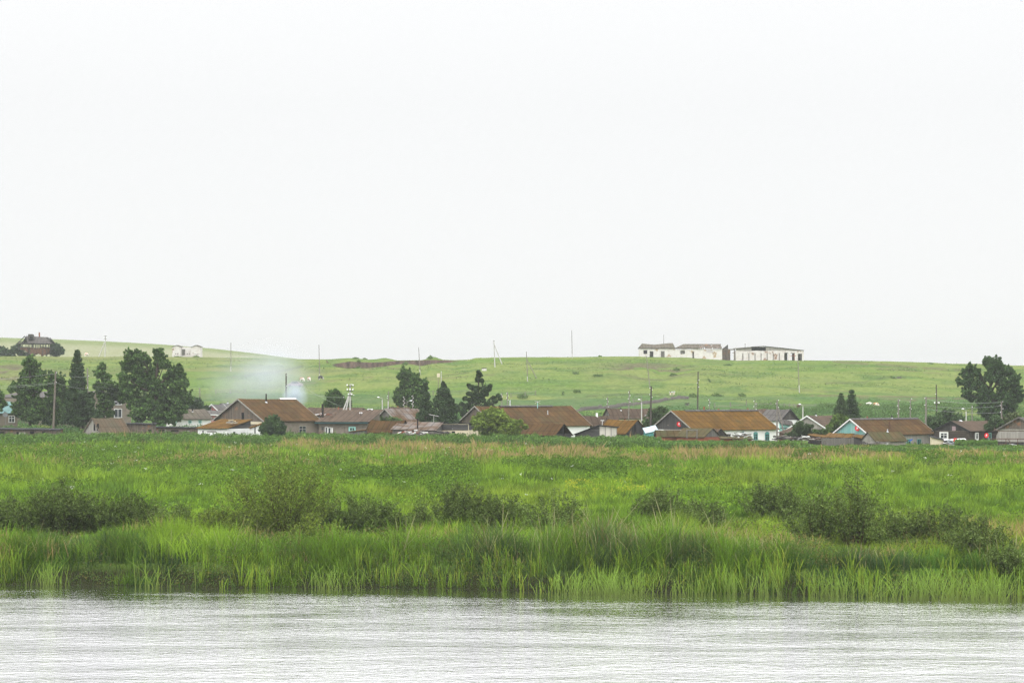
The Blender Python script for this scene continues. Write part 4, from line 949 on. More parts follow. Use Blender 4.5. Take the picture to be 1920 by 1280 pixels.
# ------------------------------------------------------------------ poles and lines
def pole(name, label, x, yt, Y=None, yb=None, xb=None, mat='pole', r=0.13, ins=(), arms=(), stub=None, brace=(), lamp=None, group='wooden utility poles of the village', cat='utility pole', top=None):
    if Y is None: Y = Yat(xb or x, yb)
    xb = x if xb is None else xb
    X0 = PX(xb, Y); z0 = gz(X0, Y) - 0.4; Xt = PX(x, Y); zt = PZ(yt, Y)
    e = thing(name, label, cat, (X0, Y, gz(X0, Y)), group)
    def at(z): k = (z - z0) / (zt - z0); return X0 + (Xt - X0) * k
    mb = MB(); mb.tube([(X0, Y, z0), ((X0 + Xt) / 2, Y, (z0 + zt) / 2), (Xt, Y, zt)], [r * 1.15, r, r * 0.78], 7); mb.build('post', mat, e)
    if stub:
        zs = PZ(stub, Y); mb = MB(); mb.box((at(z0) - r * 1.2, Y - r * 2.2, z0), (r * 2, 0, 0), (0, r * 1.8, 0), (at(zs) - at(z0), 0, zs - z0)); mb.build('concrete_stub', 'conc', e)
    for (dx, y) in ins:
        z = PZ(y, Y); X = at(z); k = 1 if dx > 0 else -1; xe_ = X + dx / F * Y
        mb = MB(); mb.tube([(X, Y - r * .5, z - .08), (xe_, Y - r * .9, z - .08), (xe_, Y - r * .9, z + .02)], 0.015, 4); i_ = mb.build('hook', 'metal', e)
        mb = MB(); mb.ball((xe_, Y - r * .9, z + .05), 0.06, 6, 4, (1, 1, 1.25)); mb.build('insulator', 'ins', i_)
    for (y, half, nn) in arms:
        z = PZ(y, Y); X = at(z); hw = half / F * Y
        mb = MB(); mb.box((X - hw, Y - r - .09, z - .05), (2 * hw, 0, 0), (0, .09, 0), (0, 0, .1)); a_ = mb.build('crossarm', mat if mat != 'conc' else 'metal', e)
        for i in range(nn):
            xx = X - hw + 2 * hw * (i / (nn - 1) if nn > 1 else .5)
            mb = MB(); mb.tube([(xx, Y - r - .05, z + .05), (xx, Y - r - .05, z + .12)], .015, 4); mb.ball((xx, Y - r - .05, z + .2), 0.12, 6, 4, (1, 1, 1.2)); mb.build('insulator', 'ins', a_)
    for b in brace:
        (xa, ya, xf, yf) = b; zf = gz(PX(xf, Y), Y) - .3 if yf is None else PZ(yf, Y)
        mb = MB(); mb.tube([(PX(xf, Y), Y - .25, zf), (PX(xa, Y), Y - .1, PZ(ya, Y))], [r * 1.0, r * .8], 6); mb.build('brace', mat, e)
    if lamp:
        dx = lamp; mb = MB(); mb.tube([(Xt, Y, zt - .15), (Xt, Y, zt + .25), (Xt + dx * .55, Y, zt + .45)], .03, 5); a_ = mb.build('lamp_arm', 'conc', e)
        mb = MB(); mb.ball((Xt + dx * .68, Y, zt + .46), .14, 8, 4, (1.6, 1, .7)); mb.build('lamp_head', 'ins', a_)
    return e, (Xt, Y, zt), at
I4 = lambda y0, st, n, d=2.2: [((d if i % 2 else -d), y0 + st * i) for i in range(n)]
P1 = pole('utility_pole', 'tall leaning wooden pole between the two left dark trees', 104.5, 696, Y=395, xb=99, r=.17, mat='bark_pale', ins=[(2.4, 699), (2.2, 717)])
P2 = pole('utility_pole', 'tall straight wooden pole right of the tall spruce, with a short concrete stub', 164, 690, Y=402, xb=166, r=.13, stub=790, ins=[(2.4, 705), (-.2, 727)])
P3 = pole('utility_pole', 'wooden pole rising through the pale haze beyond the low grey roof near the pink gable', 374.5, 727, Y=446, r=.11, xb=376)
pole('utility_pole', 'dark wooden pole sticking up through the chimney smoke', 536.5, 700, Y=402, r=.13, mat='pole_dark', ins=[(1.3, 704), (1.2, 724)])
# big concrete pole with two raking struts
e, tp, at_ = pole('concrete_pole', 'white concrete pole with two raking struts and many white insulators', 656.5, 720, Y=398, r=.14, mat='conc', group='concrete poles of the village', brace=[(654, 742, 636, 790), (654.5, 742, 645, 790)],
    arms=[(724, 5.5, 2), (732.5, 5.2, 3), (741, 3, 2)], ins=[(7, 741), (-12, 745), (2.2, 721)])
mb = MB(); Yc = 398
for y in (752, 755.5, 759, 762): mb.ball((PX(659.5, Yc), Yc - .1, PZ(y, Yc)), .12, 6, 4)
mb.build('equipment_stack', 'metal', e)
pole('lamp_post', 'white concrete lamp post with a head bent to the left, above the grey patched roof', 716.8, 749.5, Y=412, r=.11, mat='conc', lamp=-1, group='concrete poles of the village', cat='lamp post')
pole('utility_pole', 'wooden pole on a white footing rising over the ridge of the grey patched roof', 728.5, 733, Y=414, xb=727, r=.09, stub=752, ins=[(-2, 747), (-1.6, 743)])
pole('utility_pole', 'short pole with side pegs in front of the broad tree, left one of two', 757.6, 742.5, Y=424, r=.09, ins=I4(745, 3.6, 5, 1.4))
pole('utility_pole', 'short pole with side pegs in front of the broad tree, right one of two', 774, 740.5, Y=422, xb=773, r=.09, ins=I4(743, 3.6, 6, 1.4))
pole('lamp_post', 'low thin lamp post with a drooping arm between the two pegged poles', 763, 756, Y=424, r=.06, mat='pole', lamp=1, cat='lamp post')
pole('mast', 'white topped mast with dark tip standing between the dark pines', 827.2, 697, Y=430, r=.07, mat='conc', cat='mast', ins=[(0.1, 697.5)])
pole('utility_pole', 'wooden pole left of two over the long rust roof, paler one', 941, 736, Y=436, r=.09, ins=I4(740, 4, 3, 1.4))
pole('utility_pole', 'wooden pole over the long rust roof, the right and taller of two', 951.5, 734.5, Y=430, r=.10, ins=I4(738, 4, 4, 1.4))
pole('white_post', 'short white post standing behind the ridge of the long rust roof', 956.5, 750, Y=428, r=.10, mat='ins', cat='post')
pole('utility_pole', 'thin wooden pole with one line of pegs behind the white chimney', 1139, 744, Y=437, xb=1140, r=.10, ins=I4(748, 5, 4, 1.3))
pole('utility_pole', 'grey wooden pole beside the red chimney of the dark brown roofed cottage', 1180, 731, Y=408, xb=1178, r=.10, ins=I4(736, 6, 4, 1.6))
pole('lamp_post', 'white concrete post with a lamp arm standing by the dark brown roof', 1203, 754, Y=400, r=.11, mat='conc', lamp=-.6, group='concrete poles of the village', cat='lamp post')
pole('utility_pole', 'thick dark knotted wooden pole left of the dark gable', 1221, 724, Y=384, xb=1219.5, r=.15, mat='pole_dark', ins=[(-2.6, 728), (-2.6, 740), (2, 731), (2, 745)])
pole('utility_pole', 'tall dark wooden pole rising behind the orange roof near its first chimney', 1309, 696.5, Y=407, xb=1307.5, r=.12, mat='pole_dark', ins=[(-1.6, 718), (1.6, 726), (1.6, 713)])
pole('utility_pole', 'thin pale pole between the two roof chimneys of the white house', 1330, 747, Y=425, r=.08, ins=I4(750, 5, 3, 1.3))
pole('utility_pole', 'thin pole with four white insulators behind the right of the orange roof', 1415.5, 748, Y=418, r=.08, ins=I4(752.5, 5, 4, 2))
pole('braced_pole', 'grey pole with a long black raking brace in front of the slate roof house', 1457, 749.5, Y=372, r=.13, ins=[(2.6, 751), (-2.4, 757), (2.6, 764)], brace=[(1459, 764, 1474.5, None)])
pole('lamp_post', 'white concrete lamp post left of the turquoise trimmed gable', 1505.5, 762.5, Y=410, r=.12, xb=1505, mat='conc', lamp=-.8, group='concrete poles of the village', cat='lamp post')
pole('utility_pole', 'thick wooden pole behind the brown ridge, insulators on both sides', 1684.5, 748.5, Y=385, r=.14, ins=[(2.2, 751), (-2.2, 761), (2.2, 767.5), (-2.2, 775.5)])
pole('utility_pole', 'thin far wooden pole between two thicker poles above the brown roof', 1707.5, 747, Y=425, r=.09, xb=1706, ins=[(1.8, 748), (-1.4, 753.5), (-1.4, 764.5), (1.8, 767)])
P4 = pole('utility_pole', 'tall pale wooden pole at the right end of the brown roof', 1736.5, 743.5, Y=372, xb=1735, r=.14, ins=[(-2.4, 747), (-2.4, 759.5)])
pole('utility_pole', 'tall dark wooden pole rising behind the right bushes', 1755.5, 721, Y=408, xb=1757, r=.11, mat='pole_dark', ins=[(1.8, 755), (-1.8, 739)], arms=[(757, 4, 2)])
pole('lamp_post', 'white concrete lamp post behind the log house roof', 1811.5, 771.5, Y=398, r=.12, mat='conc', lamp=-.8, group='concrete poles of the village', cat='lamp post')
pole('utility_pole', 'thin pole with a white knob standing at the left foot of the big right tree', 1822.5, 759, Y=436, r=.10, ins=[(.3, 763)])
P5 = pole('utility_pole', 'wooden pole with four white insulators in front of the big right tree', 1877.5, 752, Y=368, xb=1879, r=.13, ins=[(2.4, 753.5), (-2.6, 760.5), (2.4, 766.5), (-2.4, 773)])
HP = dict(mat='pole', r=.095, group='poles of the old line across the hill')
hill = [('left of the smoke, its foot pale', 433, 642, 696, 433, 687), ('above the three grazing cows', 598, 646, 711, 599.5, 701), ('in front of the quarry scarp', 785, 651, 703, 788, 693),
        ('on the bare skyline between the quarry and the crest ruins', 1072, 619, 671, 1073, 663), ('leaning, below the first crest ruin', 1212, 667, 727, 1219, None), ('below the rightmost crest ruin, standing on a white stub', 1496, 675, 736, 1499, 722)]
for lab, xt, yt, yb, xb, stub in hill:
    pole('utility_pole', 'thin hill line pole ' + lab, xt, yt, yb=yb, xb=xb, stub=stub, **HP)
pole('braced_pole', 'concrete pole on the skyline with a long strut to its right', 926, 638, yb=688, xb=928, mat='conc', r=.16, brace=[(926.5, 645, 941, 682)], arms=[(638.5, 1.6, 2)], group=None)
pole('braced_pole', 'thin pole on the slope with a dark leaning strut to its right', 987, 659, yb=715, xb=989.5, stub=706, r=.10, brace=[(987.5, 673, 1006, 709)], group=None)
pole('braced_pole', 'pale braced pole on the far left field between the skeleton house and the hut', 198, 629, Y=806, mat='conc', r=.17, xb=196.5, brace=[(197, 640, 185.5, 669)], arms=[(630, 3, 2), (635, 3, 2)], group=None)
pole('antenna_mast', 'thin mast rising over the roof of the leftmost crest ruin', 1244.5, 627, Y=802, r=.08, cat='mast', group=None)
pole('antenna_mast', 'short thin mast at the left end of the long panel ruin', 1397, 644, Y=795, r=.08, cat='mast', group=None, arms=[(644.5, 1.2, 2)])

def wire(name, label, a, b, sag, r=0.014):
    mb = MB(); a, b = Vector(a), Vector(b); mid = (a + b) / 2
    pts = []
    for i in range(13):
        t = i / 12; p = a.lerp(b, t); p.z -= sag * 4 * t * (1 - t); pts.append(tuple(p))
    mb.tube(pts, r, 4, False); ob = mb.build(name, 'wire', at=tuple(a)); return tag(ob, label, 'power line', 'power lines strung between the poles')
def tip(x, y, Y): return (PX(x, Y), Y, PZ(y, Y))
for i, (y0, y1) in enumerate([(700, 688), (717, 716), (719, 722)]):
    wire('power_line', ['upper wire from the leaning left pole to the left edge', 'middle wire from the leaning left pole to the left edge', 'lowest wire from the leaning left pole to the left edge'][i], tip(106, y0, 395), tip(-190, [716, 722, 728][i], 380), .5)
for i, (y0, y1) in enumerate([(705, 727), (714, 731), (722, 735), (727, 750)]):
    wire('power_line', ['topmost of four pale wires crossing the big left tree', 'second of four pale wires crossing the big left tree', 'third of four pale wires crossing the big left tree', 'lowest steep wire crossing the big left tree'][i], tip(166, y0, 402), tip(375, y1, 446 if i < 3 else 440), [.4, .5, .6, .9][i])
for i, (y0, y1) in enumerate([(699, 706), (717, 728)]):
    wire('power_line', ['upper wire between the two tall left poles', 'lower wire between the two tall left poles'][i], tip(106, y0, 395), tip(166, y1, 402), .3)
for i, (y0, y1) in enumerate([(753.5, 748), (760.5, 760), (773, 766)]):
    wire('power_line', ['upper wire across the big right tree', 'middle wire across the big right tree', 'lower wire across the big right tree'][i], tip(1877, y0, 368), tip(1736, y1, 372), .35)
wire('power_line', 'slanting wire from the pole in the smoke down to the rooftops', tip(537, 705, 402), tip(640, 762, 398), .3)
wire('power_line', 'wire from the left strut of the concrete pole to the pole in the smoke', tip(645, 745, 398), tip(537, 724, 402), .5)

# antennas on roofs
def antenna(label, x, yt, yb, Y, arm, tilt=0.0, mat='zinc', n=5):
    e = thing('tv_antenna', label, 'antenna', (PX(x, Y), Y, PZ(yb, Y)), 'television antennas on the roofs')
    mb = MB(); top = Vector(tip(x, yt, Y)); mb.tube([tip(x - .5, yb, Y), top], .035, 5); mb.build('mast', mat, e)
    mb = MB(); hw = arm / F * Y
    d = Vector((1, 0.3, -tilt)).normalized(); mb.tube([top - d * hw, top + d * hw], .04, 5)
    for i in range(n):
        q = top + d * hw * (-1 + 2 * i / (n - 1)); mb.tube([q - Vector((0.1, .45, .0)), q + Vector((.1, .45, .0))], .02, 4)
    mb.build('boom', mat, e)
antenna('forked pale aerial on a bent mast above the low stone-walled shed', 813.5, 778.5, 794, 368, 9, 0.2, 'conc', 4)
e = thing('tv_antenna', 'star-shaped aerial on a turquoise mast at the ridge of the long rust roof', 'antenna', tip(1008, 764, 392), 'television antennas on the roofs')
mb = MB(); mb.tube([tip(1008, 765, 392), tip(1008, 753.5, 392)], .05, 5); mb.build('mast', 'turq_pale', e)
mb = MB(); c_ = Vector(tip(1008, 753.5, 392))
for dx, dz in ((-.5, .22), (.5, .22), (-.45, -.22), (.5, -.2), (-.3, .12), (.3, .12)): mb.tube([c_, c_ + Vector((dx, 0, dz))], .022, 4)
mb.ball(c_, .12, 6, 4); mb.build('boom', 'conc', e)
antenna('pale aerial against the dark brown roof left of the knotted pole', 1214, 777, 790, 392, 6, -.4)
antenna('thin double aerial over the reddish brown roof', 1129.5, 788, 800, 386, 3, 0, 'ins', 3)
e = thing('lamp_stand', 'thin stand with two white lamps at the end of the grey stucco house roof', 'lamp', tip(676.5, 788, 380))
mb = MB(); mb.tube([tip(676.5, 790, 380), tip(676.5, 773.5, 380)], .04, 5); mb.box(tip(674.8, 774.5, 380), (.28, 0, 0), (0, .04, 0), (0, 0, .06)); mb.build('post', 'metal', e)
for dx in (-1.6, 1.7): mb = MB(); mb.ball(tip(676.5 + dx, 774, 380), .11, 6, 4); mb.build('bulb', 'ins', e)
# frames and timber structures
def frame_thing(name, label, cat, pts_list, Y, r, mat):
    e = thing(name, label, cat, tip(pts_list[0][0][0], pts_list[0][0][1], Y)); 
    for (a, b) in pts_list: mb = MB(); mb.tube([tip(*a, Y), tip(*b, Y)], r, 5); mb.build('beam', mat, e)
    return e
frame_thing('timber_frame', 'grey timber goalpost frame standing before the mossy shed roof', 'frame', [((1288, 822), (1288, 805.5)), ((1307, 822), (1307, 805.5)), ((1286.5, 806), (1308.5, 806))], 350, .09, 'wood')
frame_thing('metal_frame', 'rusty metal frame in front of the right edge house', 'frame', [((1857, 845), (1857, 822.5)), ((1886, 845), (1886, 822.5)), ((1908, 848), (1908, 822.5)), ((1934, 850), (1934, 822.5)), ((1850, 822.5), (1960, 822.5)), ((1891, 824), (1900, 842)), ((1829, 836), (1829, 823)), ((1857, 832), (1886, 832))], 341, .055, 'rustmetal')
# grey paling fence
def fence(name, label, pts, Y, h0, mat='wood', step=.16, posts=2.5):
    """pts image points (x, ytop); boards from the ground up to ytop"""
    xs = [p[0] for p in pts]; ys = [p[1] for p in pts]
    X = np.arange(PX(xs[0], Y), PX(xs[-1], Y), step)
    e = thing(name, label, 'fence', (float(X[0]), Y, gz(X[0], Y)))
    mb = MB(); k = random.Random(3)
    for x in X:
        px = 960 + x / Y * F; zt = PZ(np.interp(px, xs, ys), Y) + k.uniform(-.06, .05); zb = gz(x, Y) - .2 if h0 is None else zt - h0
        mb.box((x, Y + k.uniform(-.01, .01), zb), (step * .86, 0, 0), (0, .025, 0), (k.uniform(-.02, .02), 0, zt - zb))
    mb.build('palings', mat, e)
    x = X[0]
    while x < X[-1]:
        px = 960 + x / Y * F; zt = PZ(np.interp(px, xs, ys), Y) - .05
        mb = MB(); mb.box((x, Y + .04, gz(x, Y) - .3), (.1, 0, 0), (0, .1, 0), (0, 0, zt - gz(x, Y) + .3)); mb.build('post', mat, e); x += posts
    return e
fence('paling_fence', 'tall grey upright paling fence between the two rust roofed sheds', [(1540, 820), (1570, 821), (1600, 820.5)], 343, None)
fence('paling_fence', 'low broken paling fence right of the log house yard', [(1806, 838), (1840, 836), (1862, 838)], 344, None)
fence('paling_fence', 'low dark board wall under the small shed with the white door', [(1601, 822), (1612, 825), (1640, 834)], 341.5, None, 'wood_dark')
def rails(label, pts, n, ybot, Y=None, h=1.3, post_every=3.0):
    e = None; P_ = []
    for (x, y) in pts: yy = Y or Yat(x, y); P_.append((PX(x, yy), yy))
    e = thing('rail_fence', label, 'fence', (P_[0][0], P_[0][1], gz(*P_[0])))
    for a, b in zip(P_, P_[1:]):
        L = math.hypot(b[0] - a[0], b[1] - a[1]); k = max(1, int(L / post_every)); prev = None
        for i in range(k + 1):
            t = i / k; x = a[0] + (b[0] - a[0]) * t; y = a[1] + (b[1] - a[1]) * t; z = gz(x, y); hh = h * random.uniform(.8, 1.15)
            mb = MB(); mb.tube([(x, y, z - .2), (x + random.uniform(-.1, .1), y, z + hh)], .08, 5); mb.build('post', 'pole', e)
            if prev:
                for q in range(n):
                    mb = MB(); mb.tube([(prev[0], prev[1] - .08, prev[2] + h * (.35 + .4 * q)), (x, y - .08, z + h * (.35 + .4 * q) + random.uniform(-.15, .1))], .045, 4); mb.build('rail', 'pole', e)
            prev = (x, y, z)
    return e
rails('faint rail fence at the hill foot seen through the smoke', [(405, 739), (460, 738)], 2, None)
rails('leaning rail fence at the hill foot above the long rust roof', [(958, 746), (985, 744), (1004, 742)], 2, None)
rails('wooden rail enclosure left of the white lamp post at the hill foot', [(1188, 763), (1203, 762)], 3, None, h=1.9)
rails('long grey rail fence at the hill foot behind the slate roof', [(1418, 765), (1445, 765.5), (1470, 766), (1500, 768), (1530, 768)], 2, None)
rails('short far rail fence behind the orange roof', [(1340, 766), (1370, 764), (1400, 761)], 1, None)
rails('rail fence hidden among the pines', [(805, 742), (840, 741), (880, 741)], 2, None)
rails('low rail fence in the grass before the tent-shaped shed', [(205, 0), (250, 0)], 1, None, Y=352, h=1.2)
# stone wall climbing the hill foot
def stonewall():
    pts = [(1082, 771), (1120, 766), (1160, 762), (1200, 758), (1240, 752), (1262, 748), (1290, 748)]
    W = []; 
    for x, y in pts: yy = Yat(x, y); W.append((PX(x, yy), yy))
    e0 = W[0]; mb = MB(); k = random.Random(4)
    for a, b in zip(W, W[1:]):
        L = math.hypot(b[0] - a[0], b[1] - a[1]); n = int(L / .7)
        for i in range(n):
            t = i / n; x = a[0] + (b[0] - a[0]) * t; y = a[1] + (b[1] - a[1]) * t; h = k.uniform(.35, .8)
            mb.box((x, y + k.uniform(-.15, .15), gz(x, y) - .3), (.75, 0, 0), (0, .6, 0), (k.uniform(-.1, .1), .1, h + .3))
    return tag(mb.build('stone_wall', 'stone', at=(e0[0], e0[1], gz(*e0))), 'grey dry stone wall climbing the foot of the hill above the brown roofs', 'wall')
stonewall()

# ------------------------------------------------------------------ cattle, hut, van, rocks on the hill
def make_cow(name, head=(0.95, 0.0, 0.15)):
    """one skinned body; x forward, grazing"""
    V = [(0, 0, 1.08), (.45, 0, 1.12), (.78, 0, 1.02), (1.02, 0, .72), (1.16, 0, .36), (1.26, 0, .12), (-.45, 0, 1.12), (-.72, 0, 1.12), (-.83, 0, .8), (-.84, 0, .5)]
    R = [.40, .37, .24, .15, .14, .08, .38, .26, .05, .035]
    E = [(0, 1), (1, 2), (2, 3), (3, 4), (4, 5), (0, 6), (6, 7), (7, 8), (8, 9)]
    for sy in (-1, 1):
        n = len(V); V += [(.5, .2 * sy, .72), (.47, .2 * sy, .40), (.52, .2 * sy, .03)]; R += [.13, .075, .07]; E += [(1, n), (n, n + 1), (n + 1, n + 2)]
        n = len(V); V += [(-.58, .2 * sy, .78), (-.72, .2 * sy, .42), (-.64, .2 * sy, .03)]; R += [.16, .075, .07]; E += [(6, n), (n, n + 1), (n + 1, n + 2)]
        n = len(V); V += [(1.02, .17 * sy, .52)]; R += [.04]; E += [(3, n)]
    me = bpy.data.meshes.new('cow_src'); me.from_pydata(V, E, []); ob = bpy.data.objects.new('cow_src', me); COL.objects.link(ob)
    md = ob.modifiers.new('skin', 'SKIN'); 
    for i, r in enumerate(R): me.skin_vertices[0].data[i].radius = (r, r)
    me.skin_vertices[0].data[0].use_root = True
    ob.modifiers.new('sub', 'SUBSURF').levels = 1
    dg = bpy.context.evaluated_depsgraph_get(); out = bpy.data.meshes.new_from_object(ob.evaluated_get(dg))
    bpy.data.objects.remove(ob); out.name = name; return out
def cowmat(name, c, w, amt):
    m, t = _mat(name); g = N(t); ob = g.n("TexCoord").outputs['Object']; sx = g.n("SeparateXYZ"); g.l(ob, sx.inputs[0])
    f = g.rng(g.noise(ob, 1.5, 2), .5 - amt, .52 - amt); f2 = g.math('GREATER_THAN', sx.outputs[0], .93); f3 = g.math('LESS_THAN', sx.outputs[2], .45)
    ff = g.math('MINIMUM', g.math('SUBTRACT', 1, f2), g.math('MINIMUM', f, g.math('SUBTRACT', 1, f3)))
    g.pr(g.mix(ff, w, c), .8); return m
cowme = make_cow('cow'); CB = cowmat('red and white coat', (.36, .13, .06), (.75, .7, .65), .06); CD = cowmat('black coat', (.04, .037, .035), (.3, .28, .26), .3)
def cow(label, x, y, m, yaw, sc=1.0, lying=False):
    Y = Yat(x, y); me = cowme.copy(); me.materials.clear(); me.materials.append(m)
    ob = bpy.data.objects.new('cow', me); COL.objects.link(ob); ob.location = (PX(x, Y), Y, gz(PX(x, Y), Y) - (.55 if lying else 0) * sc); ob.rotation_euler = (0, 0, math.radians(yaw)); ob.scale = (sc,) * 3
    return tag(ob, label, 'cow', 'cattle grazing on the hill')
cow('red and white grazing cow, leftmost of the three above the smoke', 566, 715.5, CB, -35, .78)
cow('red and white grazing cow, middle of the three on the slope', 579, 714.8, CB, -60, .78)
cow('dark grazing cow standing right of the two red ones', 601, 712.6, CD, -30, .82)
cow('brown cow lying beside the tall spruces at the hill foot', 1613, 761.5, cowmat('brown coat', (.22, .09, .05), (.3, .2, .15), .3), 10, .6, True)
cow('pale cow lying on the hill foot, left of the pale pair', 1630, 761, cowmat('cream coat', (.7, .55, .42), (.8, .75, .7), -.1), 175, .85, True)
cow('cream and tan cow lying on the hill foot, right of the pale pair', 1642, 761.5, cowmat('tan and cream coat', (.6, .28, .14), (.8, .7, .6), 0), 5, .85, True)
cow('tiny pale cow far off on the pale field behind the left spruce', 162, 669, cowmat('pale coat', (.6, .35, .25), (.8, .75, .7), 0), 60, .9)
def boxy(name, label, cat, x0, x1, yt, yb, mat, depth=1.2, Y=None, tilt=0.0, top='slate'):
    Y = Y or Yat((x0 + x1) / 2, yb); a = Vector(tip(x0, yb, Y)); a.z = min(a.z, gz(a.x, Y)) - .2; zt = PZ(yt, Y); w = PX(x1, Y) - a.x
    e = thing(name, label, cat, tuple(a)); mb = MB(); mb.box(a, (w, 0, 0), (0, depth, 0), (tilt, 0, zt - a.z)); mb.build('wall', mat, e)
    mb = MB(); mb.box((a.x - .12 + tilt, Y - .15, zt + .003), (w + .24, 0, .1), (0, depth + .3, 0), (0, 0, .12)); mb.build('roof', top, e); return e
boxy('concrete_hut', 'small pale concrete hut alone on the slope right of the strutted pole', 'hut', 903.5, 912, 690.5, 695, 'ruin', 2)
boxy('stone_slab', 'pale rock slab lying on the open slope at the right', 'rock', 1681, 1688, 707, 709.5, 'stone', 1, tilt=.3, top='stone')
e = thing('box_ruin', 'cream wooden stall frame with an open front above the stone wall', 'stall', (PX(1256, Yat(1260, 740)), Yat(1260, 740), gz(PX(1256, Yat(1260, 740)), Yat(1260, 740))))
Yb = Yat(1260, 740); mb = MB()
mb.box(tip(1256, 740.5, Yb), (.35, 0, 0), (0, 1, 0), (0, 0, .82)); mb.box(tip(1261, 740.5, Yb), (.25, 0, 0), (0, 1, 0), (0, 0, .82)); mb.box(tip(1263.6, 740.5, Yb), (.2, 0, 0), (0, 1, 0), (0, 0, .82)); mb.build('post', 'cream', e)
mb = MB(); mb.box(tip(1255.4, 735.9, Yb), (1.35, 0, .1), (0, 1.1, 0), (0, 0, .22)); mb.build('roof', 'ins', e)
boxy('wooden_crate', 'grey wooden feeding box on the hill foot right of the stone wall', 'crate', 1285, 1292, 756.6, 760, 'wood', 1)
boxy('hay_heap', 'pinkish brown pile of planks on the hill foot by the white lamp post', 'plank pile', 1493, 1498.5, 759.5, 765, 'wood_red', 1, tilt=.25, top='wood_red')
# pale parked van behind the grey stucco house
def van():
    Y = 436; a = tip(688, 771.5, Y); e = thing('parked_van', 'little white van parked in the weeds behind the rooftops', 'van', a)
    mb = MB(); mb.prism([tip(688, 771, Y), tip(698.6, 771, Y), tip(699, 768, Y), tip(698, 766.2, Y), tip(689.5, 766, Y), tip(688, 768.2, Y)], (0, 1.7, 0)); mb.build('body', 'ins', e)
    for x in (690.5, 696.3): mb = MB(); mb.tube([(PX(x, Y), Y - .05, PZ(771.2, Y)), (PX(x, Y), Y + .2, PZ(771.2, Y))], .3, 10); mb.build('wheel', 'metal', e)
    mb = MB(); mb.box(tip(691, 768.6, Y), (.45, 0, 0), (0, -.02, 0), (0, 0, .16)); mb.build('window', 'glass', e)
van()
def car():
    Y = Yat(553, 726); e = thing('parked_car', 'dark domed car half hidden in the smoke on the slope', 'car', tip(553, 724, Y))
    z = gz(PX(553, Y), Y); X = PX(553, Y)
    pr_ = [(-1.9, .35), (-1.95, .8), (-1.2, .95), (-.8, 1.45), (.7, 1.5), (1.4, .98), (1.95, .85), (1.95, .35)]
    mb = MB(); mb.prism([(X + a, Y, z + b) for a, b in pr_], (0, 1.6, 0)); mb.build('body', 'mauve', e)
    mb = MB(); mb.prism([(X + a, Y - .02, z + b) for a, b in [(-1.0, 1.0), (-.7, 1.36), (.6, 1.4), (1.05, 1.0)]], (0, .02, 0)); mb.build('window', 'glass', e)
    for q in (-1.2, 1.2): mb = MB(); mb.tube([(X + q, Y - .05, z + .33), (X + q, Y + .2, z + .33)], .33, 10); mb.build('wheel', 'metal', e)
car()
# piles in the yards
def pile(name, label, x0, x1, y, Y, n, mats, h=.5, ln=1.6, seed=0, cat='pile', th=.09, zbase=None, dy=1.0):
    k = random.Random(seed); X0, X1 = PX(x0, Y), PX(x1, Y); zb = PZ(y, Y) if zbase is None else zbase
    e = thing(name, label, cat, ((X0 + X1) / 2, Y, zb)); per = {}
    for i in range(n):
        x = k.uniform(X0, X1); c = Vector((x, Y + k.uniform(-dy / 2, dy / 2), zb + h * abs(k.gauss(0, .45)) * (1 - abs((x - (X0 + X1) / 2) / (X1 - X0)) * 1.2)))
        a = k.uniform(-.5, .5); el = k.uniform(-.25, .25); d = Vector((math.cos(a) * math.cos(el), math.sin(a), math.sin(el))) * ln * k.uniform(.5, 1.2)
        s = d.cross(Vector((0, 0, 1))).normalized() * th * k.uniform(1, 2.2)
        per.setdefault(k.choice(mats), MB()).box(c - d / 2, d, s, (0, 0, th * k.uniform(.5, 1.2)))
    for m_2, mb in per.items(): mb.build('planks' if ln > .7 else 'rubble', m_2, e)
pile('brick_rubble', 'row of red bricks and white rubble lying along the low grey roof', 584, 622, 778.5, 382, 50, ['brick', 'white', 'wood_red'], .25, .5, 1, 'rubble', .14, dy=.6)
pile('plank_bundle', 'small heap of pale planks lying on the orange annex roof', 429, 440, 793.5, 366, 16, ['wood_pale', 'cream'], .55, 1.1, 2, 'plank pile', .09, dy=.6)
pile('firewood_pile', 'firewood and rubble heaped under the torn rust roof', 748, 800, 813, 357, 90, ['wood_pale', 'wood', 'white', 'brick'], .5, .6, 3, 'woodpile', .12)
pile('firewood_pile', 'boards piled between the stove pipe shed and the black shed', 812, 838, 813, 357, 40, ['wood_pale', 'wood', 'wood_dark'], .6, 1.4, 4, 'woodpile', .07)
pile('rubble_heap', 'pale rubble heap before the arched window of the white house', 1374, 1408, 820, 349.5, 70, ['wood', 'white', 'wood_brown'], .9, .7, 5, 'rubble', .1)
pile('scrap_heap', 'low heap of dark boards with white scraps beside the shrub', 1487, 1540, 825, 349, 90, ['wood_dark', 'white', 'wood', 'wood_red'], .6, 1.5, 6, 'scrap heap', .09)
pile('scrap_heap', 'dark timber heap at the foot of the braced pole', 1455, 1486, 824, 352, 60, ['wood_dark', 'wood', 'wood_pale'], .7, 1.6, 7, 'scrap heap', .09)
pile('scrap_heap', 'rust sheets and stones lying in the grass before the white house', 1400, 1450, 829, 345, 22, ['rust_hot', 'stone', 'wood_pale'], .2, 2.2, 8, 'scrap heap', .1)
pile('yard_clutter', 'white and dark clutter on the ground in front of the log house porch', 1765, 1803, 838, 343, 90, ['white', 'wood_dark', 'wood', 'lblue'], .9, .8, 9, 'clutter', .09)
pile('yard_clutter', 'mixed boards and white scraps below the metal frame at the right edge', 1850, 1915, 840, 341, 80, ['white', 'wood_dark', 'wood', 'wood_brown'], .6, 1.3, 10, 'clutter', .08)
